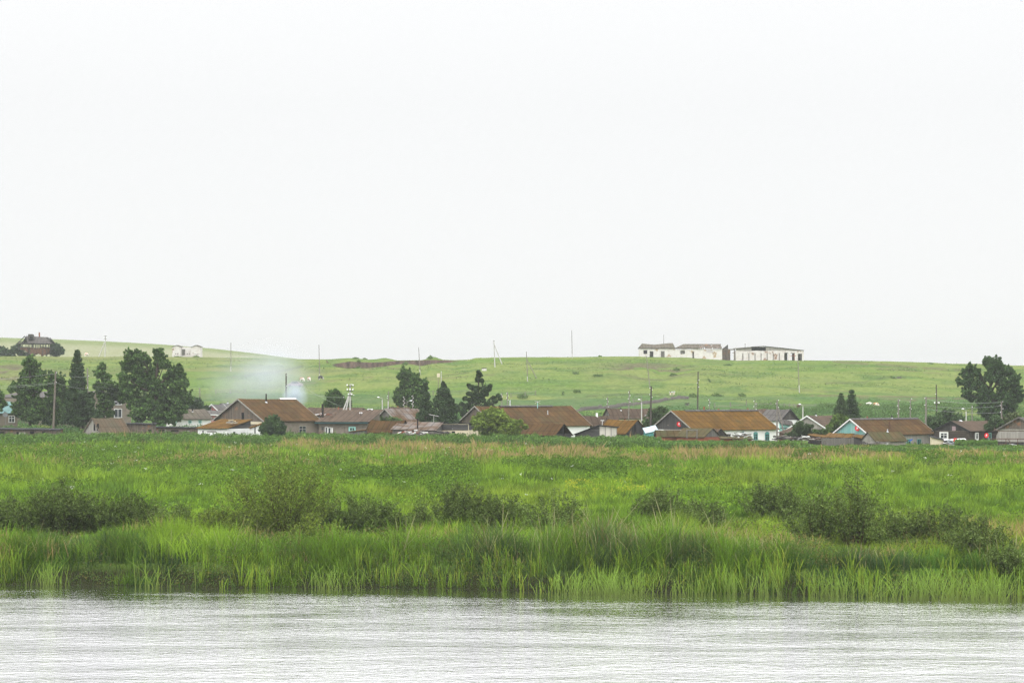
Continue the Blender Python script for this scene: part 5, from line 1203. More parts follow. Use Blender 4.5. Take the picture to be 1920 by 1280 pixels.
pile('board_heap', 'pale boards leaning on the wall of the small shed', 1630, 1655, 832, 341.5, 20, ['wood_pale', 'wood'], .4, 2.2, 11, 'plank pile', .07)
# wooden sign: blue scrap on the roof edge near turquoise window
mb = MB(); Yq = 349.5; mb.prism([tip(1705, 825, Yq), tip(1711, 822, Yq), tip(1711, 824.5, Yq), tip(1706, 827, Yq)], (0, .1, 0)); tag(mb.build('blue_tarp', plain('blue tarp', (.04, .12, .5), .6), at=tip(1707, 825, Yq)), 'small blue tarp over the turquoise window', 'tarp')
mb = MB(); q = tip(822, 710, 432); mb.box((q[0] - .25, q[1], PZ(707, 432)), (.5, 0, 0), (0, .3, 0), (0, 0, PZ(699.5, 432) - PZ(707, 432))); e = thing('hanging_box', 'cream box on a post left of the white topped mast', 'box', q)
mb.build('body', 'cream', e); mb = MB(); mb.tube([(q[0], q[1] + .15, gz(q[0], q[1]) - .2), (q[0], q[1] + .15, q[2])], .05, 5); mb.build('post', 'pole', e)

# ------------------------------------------------------------------ trees
def tint_mix(n, cols, R=rng, var=0.15):
    cols = np.array(cols); i = R.integers(0, len(cols), n); j = R.integers(0, len(cols), n); f = R.random(n)[:, None]
    c = cols[i] * f + cols[j] * (1 - f)
    return np.clip(c * (1 + var * R.normal(size=(n, 1))), 0.004, 1)
TREEG = [(0.040, 0.080, 0.026), (0.080, 0.145, 0.038), (0.062, 0.118, 0.038), (0.13, 0.21, 0.06)]
def broad(name, label, blobs, Y, yb, trunk_x=None, cols=TREEG, leaf=.22, dens=190, mat='leaf', group='broadleaf trees of the village', cat='tree', depth=.8, seed=1, bark='bark', sub=1.0, trunk_r=.28, topyellow=None):
    """crown from clusters given as (x, y, r) in image pixels at distance Y"""
    R = np.random.default_rng(seed); s = F / Y
    B = np.array(blobs, float); cx = trunk_x if trunk_x is not None else B[:, 0].mean()
    X0 = PX(cx, Y); z0 = gz(X0, Y) if yb is None else PZ(yb, Y)
    e = thing(name, label, cat, (X0, Y, z0), group)
    allc = []; ctr = []
    rmax = B[:, 2].max() / s
    for (bx, by, br) in B:
        r = br / s * (.9 if len(B) > 6 else 1); c = np.array([PX(bx, Y), Y + R.uniform(-1, 1) * depth * max(rmax - r * .5, .3), PZ(by, Y)]); ctr.append((c, r))
        nsub = int(34 + 28 * r * sub)
        d = unit(R.normal(size=(nsub, 3))); rad = r * (R.uniform(.25, 1.0, (nsub, 1)) ** .5) * R.uniform(.7, 1.18, (nsub, 1))
        sc = c + d * rad; sr = r * R.uniform(.08, .22, nsub) + .13
        for k in range(nsub):
            n = int(dens * sr[k] ** 2 * 2.4 + 6)
            q = unit(R.normal(size=(n, 3))) * (R.random((n, 1)) ** .45) * sr[k] * np.array([1.15, 1.15, .75])
            allc.append(sc[k] + q)
        if r > .45:
            for k in range(int(5 + 7 * r)):
                dd = unit(R.normal(size=(1, 3)) + np.array([[0, 0, .35]]))[0]; ln_ = R.uniform(.35, .9) * min(r, 1.3); n = int(dens * .22 * ln_) + 10; t_ = R.random(n)[:, None]
                allc.append(c + dd * r * 1.0 + (dd * .75 + np.array([0, 0, .25])) * ln_ * t_ + R.normal(size=(n, 3)) * (.16 * (1.1 - t_)))
    C = np.concatenate(allc); n = len(C)
    tn = tint_mix(n, cols, R, .25); tn = tn * (.35 + 1.4 * fbm(C[:, 0] * .9 + seed, C[:, 2] * .9 + C[:, 1], seed)[:, None])  # clump noise in the tint paints lit highlights and shaded hollows
    if topyellow is not None:
        f = np.clip(fbm(C[:, 0] * 1.2, C[:, 2] * 1.2, seed) - .35, 0, .4)[:, None] * 2; tn = tn * (1 - f) + np.array(topyellow) * f * R.uniform(.7, 1.2, (n, 1))
    V, idx, T = leaves(C, R.uniform(.6, 1.2, n) * leaf, .55, tn, R, droop=.15)
    npmesh('crown', V, 4, idx, mat, parent=e, tint=T, at=(X0, Y, z0))
    mb = MB(); top = max(ctr, key=lambda q: q[0][2]); 
    base = Vector((X0, Y, z0 - .3)); mid = Vector((X0 * .6 + top[0][0] * .4, Y, z0 + (top[0][2] - z0) * .5)); tp_ = Vector(top[0])
    mb.tube([base, base.lerp(mid, .5) + Vector((.1, 0, 0)), mid, tp_], [trunk_r, trunk_r * .8, trunk_r * .5, .05], 8)
    for c, r in ctr:
        c = Vector(c); t = min(max((c.z - z0) / (tp_.z - z0) * .7, .12), .8); p = base.lerp(tp_, t); p.x = X0 + (tp_.x - X0) * t * .6
        mb.tube([p, p.lerp(c, .5) + Vector((0, 0, -.2)), c + Vector((0, 0, r * .4))], [trunk_r * .4, trunk_r * .25, .03], 5)
    mb.build('trunk', bark, e)
    return e
def conifer(name, label, x, yt, yb, half, Y, seed=1, cols=((0.028, 0.055, 0.022), (0.055, 0.092, 0.034), (0.042, 0.074, 0.032)), airy=0.0, power=.85, group='conifers of the village', lean=0.0, low=.06, up=0.0, dens=1.0):
    R = np.random.default_rng(seed); s = F / Y; X0 = PX(x, Y); z0 = gz(X0, Y) if yb is None else PZ(yb, Y); zt = PZ(yt, Y); H = zt - z0; W_ = half / s
    e = thing(name, label, 'tree', (X0, Y, z0), group)
    mb = MB(); mb.tube([(X0, Y, z0 - .3), (X0 + lean * .5, Y, z0 + H * .5), (X0 + lean, Y, zt)], [.2, .12, .02], 7)
    cs, sz = [], []; 
    n_w = int(H / (.28 + airy * .42))
    for i in range(n_w):
        h = low + (1 - low) * (i + R.random()) / n_w; L0 = W_ * (1 - h) ** power * R.uniform(.88 - .2 * airy, 1.08 + .1 * airy) + .05
        nb = max(5, int((9 - airy * 4) * (1 - h * .4)))
        a0 = R.random() * 6.28
        for b in range(nb):
            a = a0 + b * 6.283 / nb + R.uniform(-.3, .3); L = L0 * R.uniform(.72 - .32 * airy, 1.12 + .12 * airy); dr = (-.22 + up) + R.uniform(-.12, .12)
            p0 = np.array([X0 + lean * h, Y, z0 + H * h]); d = np.array([math.cos(a), math.sin(a), dr]); 
            tipp = p0 + d * L + np.array([0, 0, .10 * L * (1 if not airy else 2)])
            if L > .7: mb.tube([tuple(p0), tuple(p0 + d * L * .6), tuple(tipp)], [.045, .03, .01], 3, False)
            n = int((18 + 60 * L) * dens)
            t = R.random(n) ** .7
            if airy: t = .3 + .7 * t
            spread = (.10 + .20 * np.sin(np.pi * np.clip(t, 0, 1)) * min(L, 1.6))[:, None]
            c = p0 + d * (L * t[:, None]) + np.stack([0 * t, 0 * t, .10 * L * t * t], 1) + R.normal(size=(n, 3)) * spread * np.array([1, 1, .38])
            cs.append(c)
    C = np.concatenate(cs); n = len(C)
    V, idx, T = leaves(C, R.uniform(.10, .24, n), .34, tint_mix(n, cols, R, .2), R, droop=.5)
    npmesh('crown', V, 4, idx, 'needle', parent=e, tint=T, at=(X0, Y, z0)); mb.build('trunk', 'bark', e); return e
broad('birch_tree', 'dark tree cut off at the left edge above the teal roof', [(-8, 742, 13), (-2, 752, 12), (-14, 760, 18)], 404, None, trunk_x=-14, seed=11)
broad('poplar_tree', 'tall ragged dark tree right of the teal roof, narrow at the top', [(57, 682, 12), (60, 694, 13), (46, 706, 11), (70, 703, 13), (30, 724, 10), (24, 729, 7), (52, 722, 20), (76, 722, 12), (50, 748, 24), (70, 768, 22), (38, 768, 16), (62, 780, 16)], 408, 800, trunk_x=56, seed=12)
broad('poplar_tree', 'rounded dark tree between the leaning pole and the tall spruce', [(98, 708, 11), (113, 712, 10), (92, 722, 12), (112, 728, 15), (122, 742, 11), (104, 752, 20), (92, 772, 18), (118, 768, 14)], 414, 800, trunk_x=104, seed=13)
broad('hedge_bush', 'dark bush at the foot of the rounded tree behind the leaning pole', [(104, 785, 11), (120, 783, 12), (134, 785, 12), (90, 788, 9)], 410, 800, seed=14, group='village bushes', cat='bush', trunk_r=.06)
conifer('spruce_tree', 'tall pointed dark spruce in the left tree group', 145, 655, 800, 30, 404, seed=15, power=.72, dens=1.4)
broad('poplar_tree', 'bush-like tree covering the foot of the tall spruce', [(150, 745, 13), (164, 752, 12), (146, 765, 15), (165, 772, 15), (182, 782, 12), (150, 788, 10)], 400, 800, trunk_x=156, cols=[(0.05, 0.085, 0.035), (0.035, 0.065, 0.03), (0.07, 0.11, 0.045)], seed=16)
broad('poplar_tree', 'slender tree with gaps, in front of the tan two-storey house', [(191, 688, 7), (188, 700, 10), (198, 706, 9), (184, 726, 9), (200, 722, 9), (212, 729, 10), (194, 745, 12), (206, 757, 8), (190, 765, 9), (226, 727, 8), (214, 743, 8), (230, 750, 7), (204, 776, 8), (236, 738, 8)], 412, 800, trunk_x=194, seed=17)
broad('poplar_tree', 'largest broad tree of the left group with several ragged tops', [(246, 669, 13), (262, 668, 12), (271, 677, 10), (240, 688, 14), (257, 690, 12), (297, 662, 9), (299, 674, 12), (308, 684, 10), (284, 700, 13), (234, 708, 10), (262, 712, 18), (322, 695, 8), (336, 690, 6), (338, 705, 9), (318, 710, 13), (290, 728, 22),
    (330, 722, 13), (346, 718, 8), (238, 735, 16), (255, 752, 20), (285, 762, 22), (316, 748, 22), (345, 742, 13), (354, 750, 8), (340, 762, 14), (262, 778, 18), (300, 782, 18), (325, 780, 15)], 404, 802, trunk_x=288, cols=TREEG, seed=18, trunk_r=.4)
broad('orchard_bush', 'pale hazy bush behind the grey roofed cottage', [(366, 752, 7), (374, 760, 9), (384, 768, 8), (360, 765, 8)], 440, None, seed=19, group='village bushes', cat='bush', trunk_r=.05, cols=[(0.055, 0.09, 0.045)], leaf=.25)
broad('lilac_bush', 'dark green round bush against the wall of the big house', [(513, 790, 9), (520, 798, 11), (505, 800, 12), (496, 806, 8), (527, 805, 8), (512, 810, 12)], 361, None, seed=20, group='village bushes', cat='bush', trunk_r=.05, leaf=.2, dens=260, cols=[(0.03, 0.06, 0.028), (0.05, 0.085, 0.04)], topyellow=(0.10, 0.17, 0.06))
broad('round_tree', 'small round topped tree behind the concrete pole', [(628, 738, 9), (620, 745, 8), (637, 745, 8), (626, 755, 10), (640, 758, 8), (614, 758, 6), (650, 760, 6)], 436, None, seed=21)
broad('broad_tree', 'broad dark tree with a leaning top behind the pegged poles', [(758, 697, 7), (766, 702, 9), (750, 705, 6), (775, 712, 11), (760, 718, 12), (790, 722, 11), (748, 735, 10), (768, 738, 16), (788, 742, 14), (752, 752, 12), (775, 758, 12), (744, 745, 7)], 440, 775, trunk_x=768, seed=22)
PC = [(0.026, 0.052, 0.022), (0.050, 0.086, 0.032), (0.038, 0.068, 0.030), (0.07, 0.11, 0.04)]
PN = dict(cols=PC, leaf=.15, dens=420, mat='needle', group='conifers of the village', depth=.45, sub=.4, trunk_r=.2)
broad('pine_tree', 'slim pine on the left of the middle conifers', [(798, 720, 3), (799, 727, 5), (797, 736, 6), (801, 744, 6), (795, 753, 7), (803, 760, 6), (793, 768, 8), (802, 774, 9), (788, 781, 7), (800, 790, 10), (810, 784, 6), (790, 796, 8)], 386, None, trunk_x=798, seed=23, **PN)
broad('pine_tree', 'dense dark pine with a pointed top in the middle of the conifers', [(831, 718, 3), (832, 724, 5), (828, 732, 6), (837, 734, 6), (827, 742, 8), (840, 744, 7), (820, 750, 6), (834, 752, 9), (847, 751, 5), (818, 759, 6), (831, 763, 10), (849, 763, 7), (813, 769, 5), (826, 777, 11), (842, 777, 11), (856, 767, 6), (820, 790, 10), (836, 792, 12), (851, 785, 8)], 384, None, trunk_x=832, seed=24, **PN)
broad('pine_tree', 'open branched pine with wide upswept limbs right of the dense pine', [(897, 697, 3), (899, 703, 5), (896, 711, 5), (903, 713, 4), (884, 726, 5), (893, 728, 6), (908, 728, 6), (916, 729, 5), (879, 722, 3), (919, 723, 3), (879, 738, 4), (889, 741, 6), (901, 741, 6), (912, 738, 4), (872, 747, 4), (883, 751, 6), (895, 753, 7), (906, 750, 4),
    (925, 746, 5), (934, 742, 4), (866, 758, 5), (876, 762, 6), (890, 765, 8), (915, 758, 6), (928, 752, 5), (903, 765, 7), (868, 773, 6), (880, 777, 7), (895, 779, 8), (908, 775, 7), (921, 765, 6), (938, 748, 3)], 392, None, trunk_x=898, seed=25, **PN)
broad('willow_bush', 'large round yellow-green willow bush in front of the long rust roof', [(925, 778, 14), (908, 784, 13), (940, 786, 14), (900, 796, 14), (922, 796, 18), (948, 797, 14), (962, 796, 9), (975, 792, 6), (890, 790, 7), (916, 806, 14), (942, 808, 14), (965, 806, 12), (985, 800, 5)], 356, None, seed=26, group='village bushes', cat='bush',
      cols=[(0.16, 0.23, 0.04), (0.21, 0.29, 0.05), (0.12, 0.18, 0.04)], leaf=.17, dens=430, trunk_r=.1, topyellow=(0.20, 0.26, 0.04))
for i, (a, b, Yp, lb) in enumerate([(697, 790, 388, 'leafy bush left of the grey patched roof gable'), (722, 793, 384, 'loose bush covering the foot of the grey patched roof'), (738, 790, 382, 'small bush between the grey patched roof and the pines')]):
    broad('orchard_bush', lb, [(a, b, 8), (a + 9, b + 3, 7), (a - 8, b + 3, 6)], Yp, None, seed=30 + i, group='village bushes', cat='bush', trunk_r=.04, leaf=.2, cols=[(0.07, 0.12, 0.04), (0.11, 0.16, 0.055)], dens=130)
broad('orchard_bush', 'leafy green bush between the knotted pole and the dark gable', [(1222, 775, 8), (1236, 778, 9), (1246, 776, 8), (1230, 790, 10), (1214, 792, 9), (1248, 788, 9), (1240, 768, 6)], 392, None, seed=34, group='village bushes', cat='bush', trunk_r=.05, leaf=.2, cols=[(0.06, 0.10, 0.035), (0.09, 0.14, 0.05)], dens=150)
conifer('spruce_tree', 'shorter left one of the two spruces behind the turquoise gable', 1577, 738, 806, 23, 382, seed=35, power=.9, dens=1.2, cols=((0.04, 0.065, 0.025), (0.05, 0.085, 0.03)))
conifer('spruce_tree', 'taller right one of the two spruces behind the turquoise gable', 1597, 729, 806, 21, 384, seed=36, power=.9, dens=1.2)
broad('birch_bush', 'bright green low bush at the foot of the two spruces', [(1572, 790, 9), (1583, 793, 8), (1563, 800, 8), (1578, 802, 10), (1556, 806, 6), (1592, 800, 8)], 374, None, seed=37, group='village bushes', cat='bush', trunk_r=.05, leaf=.2, cols=[(0.08, 0.135, 0.03), (0.11, 0.17, 0.035)], dens=200)
broad('apple_tree', 'feathery shrub standing before the turquoise trimmed gable', [(1500, 795, 6), (1495, 803, 8), (1508, 803, 8), (1515, 800, 5), (1488, 812, 8), (1502, 813, 10), (1480, 818, 7), (1516, 812, 7), (1522, 799, 3)], 356, None, seed=38, group='village bushes', cat='bush', leaf=.16, cols=[(0.05, 0.08, 0.035), (0.075, 0.11, 0.045)], dens=170, trunk_r=.06)
broad('currant_bush', 'low green bush under the turquoise gable right of the feathery shrub', [(1528, 810, 5), (1537, 811, 5), (1546, 809, 5)], 358, None, seed=39, group='village bushes', cat='bush', leaf=.16, cols=[(0.07, 0.12, 0.035)], trunk_r=.04)
broad('poplar_tree', 'huge dark tree at the right edge standing against the skyline', [(1852, 678, 9), (1866, 680, 10), (1858, 688, 11), (1874, 686, 8), (1820, 697, 12), (1811, 702, 9), (1830, 698, 8), (1857, 708, 11), (1873, 704, 13), (1893, 697, 10), (1800, 716, 7), (1815, 718, 12), (1834, 724, 12), (1843, 712, 8), (1838, 740, 10), (1840, 755, 10), (1896, 716, 13), (1880, 726, 14),
    (1906, 730, 11), (1911, 745, 9), (1812, 738, 10), (1822, 746, 8), (1848, 742, 14), (1882, 748, 18), (1848, 768, 17), (1872, 772, 18), (1894, 764, 13), (1860, 784, 14)], 424, None, trunk_x=1864, seed=40, trunk_r=.45, cols=[(0.036, 0.07, 0.026), (0.07, 0.125, 0.038), (0.05, 0.095, 0.034)])
for i, (bl, Yp, lb) in enumerate([([(1745, 790, 8), (1758, 786, 9), (1750, 798, 9), (1764, 796, 8)], 392, 'dark rounded bush behind the tall pale pole at the right'), ([(1775, 780, 9), (1788, 784, 8), (1770, 792, 9), (1800, 786, 7), (1782, 776, 6)], 396, 'dark bush behind the ridge of the log house'),
        ([(1862, 792, 8), (1873, 796, 9), (1856, 800, 7), (1868, 786, 6)], 362, 'hazel bush hiding the right end of the log house roof'), ([(1886, 788, 8), (1896, 784, 8), (1882, 797, 8), (1906, 782, 6)], 370, 'olive bush beside the plank gable at the right edge')]):
    broad('orchard_bush', lb, bl, Yp, None, seed=50 + i, group='village bushes', cat='bush', trunk_r=.05, leaf=.2, cols=[(0.045, 0.08, 0.032), (0.07, 0.11, 0.045)] if i < 3 else [(0.08, 0.11, 0.04), (0.11, 0.13, 0.06)], dens=170)
# trees round the skeleton house and on the crest
for i, (bl, lb) in enumerate([([(101, 655, 7), (108, 653, 7), (113, 658, 7), (104, 661, 7)], 'round dark tree right of the skeleton house'), ([(34, 650, 5), (28, 656, 6), (38, 658, 7), (40, 664, 5)], 'dark tree at the left side of the skeleton house'),
        ([(6, 658, 6), (14, 663, 7), (-4, 660, 8), (2, 665, 6)], 'dark thicket at the left edge on the crest'), ([(22, 665, 5), (48, 666, 5), (60, 667, 4)], 'low bushes under the skeleton house')]):
    broad('crest_tree', lb, bl, 818, None, seed=60 + i, group='trees on the left crest', leaf=.45, dens=45, trunk_r=.15, cols=[(0.04, 0.07, 0.035), (0.055, 0.09, 0.045)])
def shrub(label, x, y, w, h, seed, cols=((0.07, 0.12, 0.035), (0.11, 0.165, 0.05)), Y=None):
    """low ragged scrub: flattened leafy mass following the ground"""
    Y = Y or Yat(x, y); R = np.random.default_rng(seed); s_ = F / Y; X0 = PX(x, Y); W2, H2 = w / s_ / 2, h / s_
    k = R.uniform(-1, 1, 9); n = int(260 * W2 * H2) + 90; i = R.integers(0, 9, n)
    C = np.stack([X0 + k[i] * W2 * .8 + R.normal(size=n) * W2 * .2, Y + R.normal(size=n) * 1.5, 0 * i], 1)
    hk = R.uniform(.4, 1, 9)[i] * (1 - .5 * k[i] ** 2)
    C[:, 2] = terr(C[:, 0], C[:, 1]) + H2 * hk * R.random(n) ** .8
    T0 = tint_mix(n, cols, R, .25); V, idx, T = leaves(C, R.uniform(.12, .26, n), .55, T0, R)
    z0 = gz(X0, Y); ob = npmesh('hill_shrub', V, 4, idx, 'leaf', tint=T, at=(X0, Y, z0)); tag(ob, label, 'bush', 'shrubs dotted over the hill')
SH = [(806, 672, 10, 6, 'shrub on the mound above the quarry scarp'), (1078, 701, 14, 5, 'low shrubs in the hollow left of the gullies'), (1120, 705, 18, 5, 'flat shrub patch at the mouth of the gullies'), (1082, 735, 14, 6, 'dark shrub alone on the middle slope'), (1056, 739, 5, 4, 'tiny shrub left of the dark middle shrub'),
      (1268, 694, 12, 6, 'shrub in the gully under the ruins, upper one'), (1262, 704, 12, 5, 'shrub in the gully under the ruins, lower one'), (1300, 744, 16, 6, 'shrubs above the tall dark pole'), (1345, 743, 20, 6, 'shrubs in the middle of the bushy row on the slope'), (1392, 742, 16, 5, 'right end of the bushy row on the slope'),
      (1212, 668, 14, 3, 'weeds along the wall of the leftmost crest ruin'), (1330, 672, 36, 4, 'weeds along the wall of the middle crest ruin'), (368, 669, 10, 4, 'weeds at the foot of the white hut'), (334, 669, 12, 2.5, 'low weeds at the left wing of the white hut'), (1330, 714, 3, 2.5, 'tiny shrub on the open slope below the ruins'),
      (760, 684, 12, 5, 'weedy mound below the quarry scarp'), (672, 684, 8, 5, 'bush inside the quarry pit'), (1125, 668, 8, 2.5, 'small shrubs on the skyline left of the ruins'), (1674, 709, 8, 2.5, 'weeds beside the pale rock slab'), (1745, 682, 8, 2.2, 'tiny shrub on the right skyline'),
      (1365, 685, 14, 3, 'weeds on the slope under the panel ruin'), (980, 745, 26, 5, 'thicket along the leaning rail fence'), (1550, 762, 30, 7, 'shrubs at the hill foot left of the spruces'), (668, 672, 10, 2.5, 'tuft of shrubs on the skyline above the quarry'), (684, 673, 8, 3, 'thorny tuft on the skyline above the quarry')]
for i, (x, y, w, h, lb) in enumerate(SH): shrub(lb, x, y, w, h, 100 + i)

# ------------------------------------------------------------------ willows on the near bank meadow
def bush(label, x, yb, h, w, seed, dark=0.0, loose=0.0, yellow=0.0, name='willow_bush', group='willow bushes on the meadow'):
    R = np.random.default_rng(seed); Y = F * 7.0 / (yb - YH); s = F / Y; X0 = PX(x, Y); z0 = gz(X0, Y); H = h / s; Wd = w / s / 2
    e = thing(name, label, 'bush', (X0, Y, z0), group)
    ns = int((70 - 30 * loose) * (w / 90.0) ** .8 + 10); nl = int(190 - 110 * loose)
    a = R.random(ns) * 2 * np.pi; q = np.sqrt(R.random(ns))
    lean = q * Wd * R.uniform(.8, 1.15, ns)
    hh = H * (1 - .45 * (lean / Wd) ** 2) * R.uniform(.62, .96, ns)
    base = np.stack([X0 + np.cos(a) * lean * .35 + R.normal(size=ns) * Wd * .12, Y + np.sin(a) * lean * .35 + R.normal(size=ns) * .2, np.full(ns, z0 - .1)], 1)
    topv = np.stack([np.cos(a) * lean * .75, np.sin(a) * lean * .75, hh], 1)
    bend = np.stack([np.cos(a) * lean * .18, np.sin(a) * lean * .18, -.04 * hh], 1)
    def pt(i, t): return base[i] + topv[i] * t[:, None] + bend[i] * (t * t)[:, None]
    # stems: thin crossed ribbons
    K = 5; tt = np.linspace(0, 1, K); Vs = []; F_ = []; vc = 0
    for c_ in range(2):
        off = np.array([[.012, 0, 0], [0, .012, 0]])[c_]
        P_ = np.stack([base + topv * t + bend * t * t for t in tt], 1)
        wdt = (1 - tt * .8)[None, :, None] * (1 + .6 * R.random((ns, 1, 1)))
        A = P_ - off * wdt; B_ = P_ + off * wdt
        VV = np.stack([A, B_], 2).reshape(-1, 3); Vs.append(VV)
        i0 = (np.arange(ns)[:, None] * K + np.arange(K - 1)[None, :]) * 2 + vc
        F_.append(np.stack([i0, i0 + 1, i0 + 3, i0 + 2], -1).reshape(-1)); vc += len(VV)
    npmesh('stems', np.concatenate(Vs), 4, np.concatenate(F_), 'twig', parent=e, at=(X0, Y, z0))
    # side twigs carry the leaves
    i = np.repeat(np.arange(ns), nl); t = R.uniform(.12 + .12 * loose, 1.04, len(i)) ** .85
    tw = np.floor(t * 14) + i * 31.7
    h1 = np.sin(tw * 12.9898) * 43758.5453; h1 = h1 - np.floor(h1); h2 = np.sin(tw * 78.233) * 12543.123; h2 = h2 - np.floor(h2)
    tl = (.14 + .34 * h2) * (1.0 - .3 * t) * (H / 2.6 + .3); u = R.random(len(i))
    C = pt(i, t) + np.stack([np.cos(h1 * 6.283) * tl * u, np.sin(h1 * 6.283) * tl * u, tl * u * .8 - .05], 1) + R.normal(size=(len(i), 3)) * .035
    C[:, 2] = np.maximum(C[:, 2], z0 + .05)
    g_ = [(0.050, 0.080, 0.018), (0.080, 0.120, 0.026), (0.13, 0.17, 0.05)] if yellow < .5 else [(0.09, 0.125, 0.020), (0.14, 0.18, 0.028), (0.07, 0.095, 0.02)]
    T0 = 1.22 * tint_mix(len(C), g_, R, .35) * (1 - .25 * dark)
    fm = fbm(C[:, 0] * 1.5, C[:, 2] * 1.5, seed)[:, None]; T0 = T0 * (.7 + .7 * fm)
    V, idx, T = leaves(C, R.uniform(.045, .09, len(C)), .30, T0, R, updir=np.array([0, 0, .35]))
    npmesh('foliage', V, 4, idx, 'shrubleaf', parent=e, tint=T, at=(X0, Y, z0))
    return e
BU = [(22, 1003, 82, 90, .3, .2, 0, 'olive willow bush at the left edge'), (112, 1003, 105, 95, 1, 0, 0, 'darkest tall willow bush in the left clump'), (180, 1002, 88, 95, .9, .1, 0, 'dark willow bush in the middle of the left clump'), (252, 1000, 80, 85, .8, .2, 0, 'dark leaning willow bush at the right of the left clump'),
      (330, 1002, 62, 90, .2, .5, .0, 'thin brownish willow bush right of the dark left clump'), (405, 1008, 62, 95, .1, .5, .6, 'low yellowish willow bush left of the tallest one'), (530, 1008, 165, 185, .25, .45, .7, 'tallest wide yellow-green willow bush with bare limbs at its left'),
      (470, 1012, 70, 70, .1, .3, .9, 'low yellow leaved willow before the tallest bush'), (668, 1000, 78, 120, .8, .2, 0, 'dark rounded willow bush right of the tallest one'), (590, 1032, 72, 90, .2, .4, .6, 'small olive willow before the tallest bush'), (612, 1000, 60, 70, .6, .3, .2, 'dark low willow between the tallest bush and its right neighbour'),
      (790, 1003, 82, 26, .0, .95, .0, 'thin single stemmed sapling left of the middle dark bush'), (868, 1003, 102, 95, .8, .1, 0, 'tall dense dark willow bush in the middle, left of its pair'), (940, 1003, 88, 100, .6, .3, 0, 'willow bush with visible slanting stems, right of the dense middle one'), (1040, 1012, 98, 100, .1, .75, .3, 'loose airy willow bush right of the middle pair'),
      (1242, 988, 82, 85, .6, .15, 0, 'rounded dark willow bush alone on the right half'), (1312, 992, 62, 90, .2, .5, .2, 'low greyish willow bush right of the rounded dark one'), (1432, 973, 72, 62, .5, .2, 0, 'small dark willow bush farther back on the meadow'), (1475, 975, 74, 70, .1, .6, .3, 'light loose willow behind the small dark bush'),
      (1530, 1028, 120, 90, .2, .6, .3, 'open willow bush with fanned brown stems'), (1605, 1032, 155, 95, .4, .65, .1, 'tall slender willow with visible stems and grey-green leaves'), (1685, 1040, 92, 80, .3, .5, .2, 'upright olive willow left of the darkest right bush'), (1762, 1040, 96, 110, .9, .1, 0, 'dense dark willow bush near the right edge'),
      (1835, 1052, 82, 110, .7, .3, 0, 'dark low spreading willow at the right bank'), (1890, 1062, 48, 70, .4, .5, 0, 'low grey willow at the right edge of the bank'), (740, 996, 45, 60, .2, .7, .2, 'sparse low willow between the dark bush and the sapling')]
for i, (x, yb, h, w, dk, lo, ye, lb) in enumerate(BU): bush(lb, x, yb + 4, h * 1.12 + 6, w * 1.08, 200 + i, dk, lo, ye)

# ------------------------------------------------------------------ grasses (stuff)
def blades(n, X, Y, Z, H, Wd, tint, tipt, R, lean=.35, segs=2, curve=.25):
    """bent tapering blades: segs quads + tip triangle"""
    a = R.random(n) * 2 * np.pi; d = np.stack([np.cos(a), np.sin(a), 0 * a], 1); ln = np.abs(R.normal(size=n)) * lean * H
    fa = R.random(n) * 2 * np.pi; sd_ = np.stack([np.cos(fa) , np.sin(fa) * .4, 0 * fa], 1)
    base = np.stack([X, Y, Z], 1); vs = []; cs = []
    K = segs + 1
    for k in range(segs + 1):
        t = k / (segs + .6)
        c = base + d * (ln * (t * (1 - curve) + curve * 2.2 * t * t))[:, None]; c[:, 2] += H * t * (1 - .18 * t * lean * 2)
        w = (Wd * (1 - .55 * t))[:, None] / 2
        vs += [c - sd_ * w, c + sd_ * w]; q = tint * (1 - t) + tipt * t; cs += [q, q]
    c = base + d * (ln * (1 + curve))[:, None]; c[:, 2] += H * (1 - .36 * lean); vs.append(c); cs.append(tipt)
    m = 2 * K + 1; V = np.stack(vs, 1).reshape(-1, 3); T = np.stack(cs, 1).reshape(-1, 3)
    b = (np.arange(n) * m)[:, None]
    loops = []
    for k in range(segs): loops += [2 * k, 2 * k + 1, 2 * k + 3, 2 * k + 2]
    loops += [2 * segs, 2 * segs + 1, 2 * segs + 2]
    idx = (b + np.array(loops)[None, :]).reshape(-1); fn = np.tile(np.array([4] * segs + [3]), n)
    return V, fn, idx, T
def meadow_tint(X, Y, R):
    n = len(X); a = fbm(X / 6, Y / 16, 71, 4); b = fbm(X / 18, Y / 40, 72, 3); c = fbm(X / 2.5, Y / 5, 73, 3)
    c1 = np.array([0.155, 0.262, 0.022]); c2 = np.array([0.102, 0.190, 0.018]); c3 = np.array([0.052, 0.108, 0.018]); c4 = np.array([0.20, 0.27, 0.035])
    f = ss((a - .38) / .25)[:, None]; T = c1 * (1 - f) + c2 * f
    f = ss((c - .5) / .18)[:, None] * .75; T = T * (1 - f) + c3 * f
    f = ss((b - .55) / .15)[:, None] * .5; T = T * (1 - f) + c4 * f
    p = 960 + X / Y * F; yi = YH + 7 * F / Y
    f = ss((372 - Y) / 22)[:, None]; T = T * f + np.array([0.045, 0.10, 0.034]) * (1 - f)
    return T * (1 + .16 * R.normal(size=(n, 1)))
def tuss(X, Y, cell, s):
    c = cell; jx = X + .25 * c * np.sin(Y * 2.1 / c); ix, iy = np.floor(jx / c), np.floor(Y / (c * 1.6))
    return _h(ix, iy, s), _h(ix, iy, s + 5)
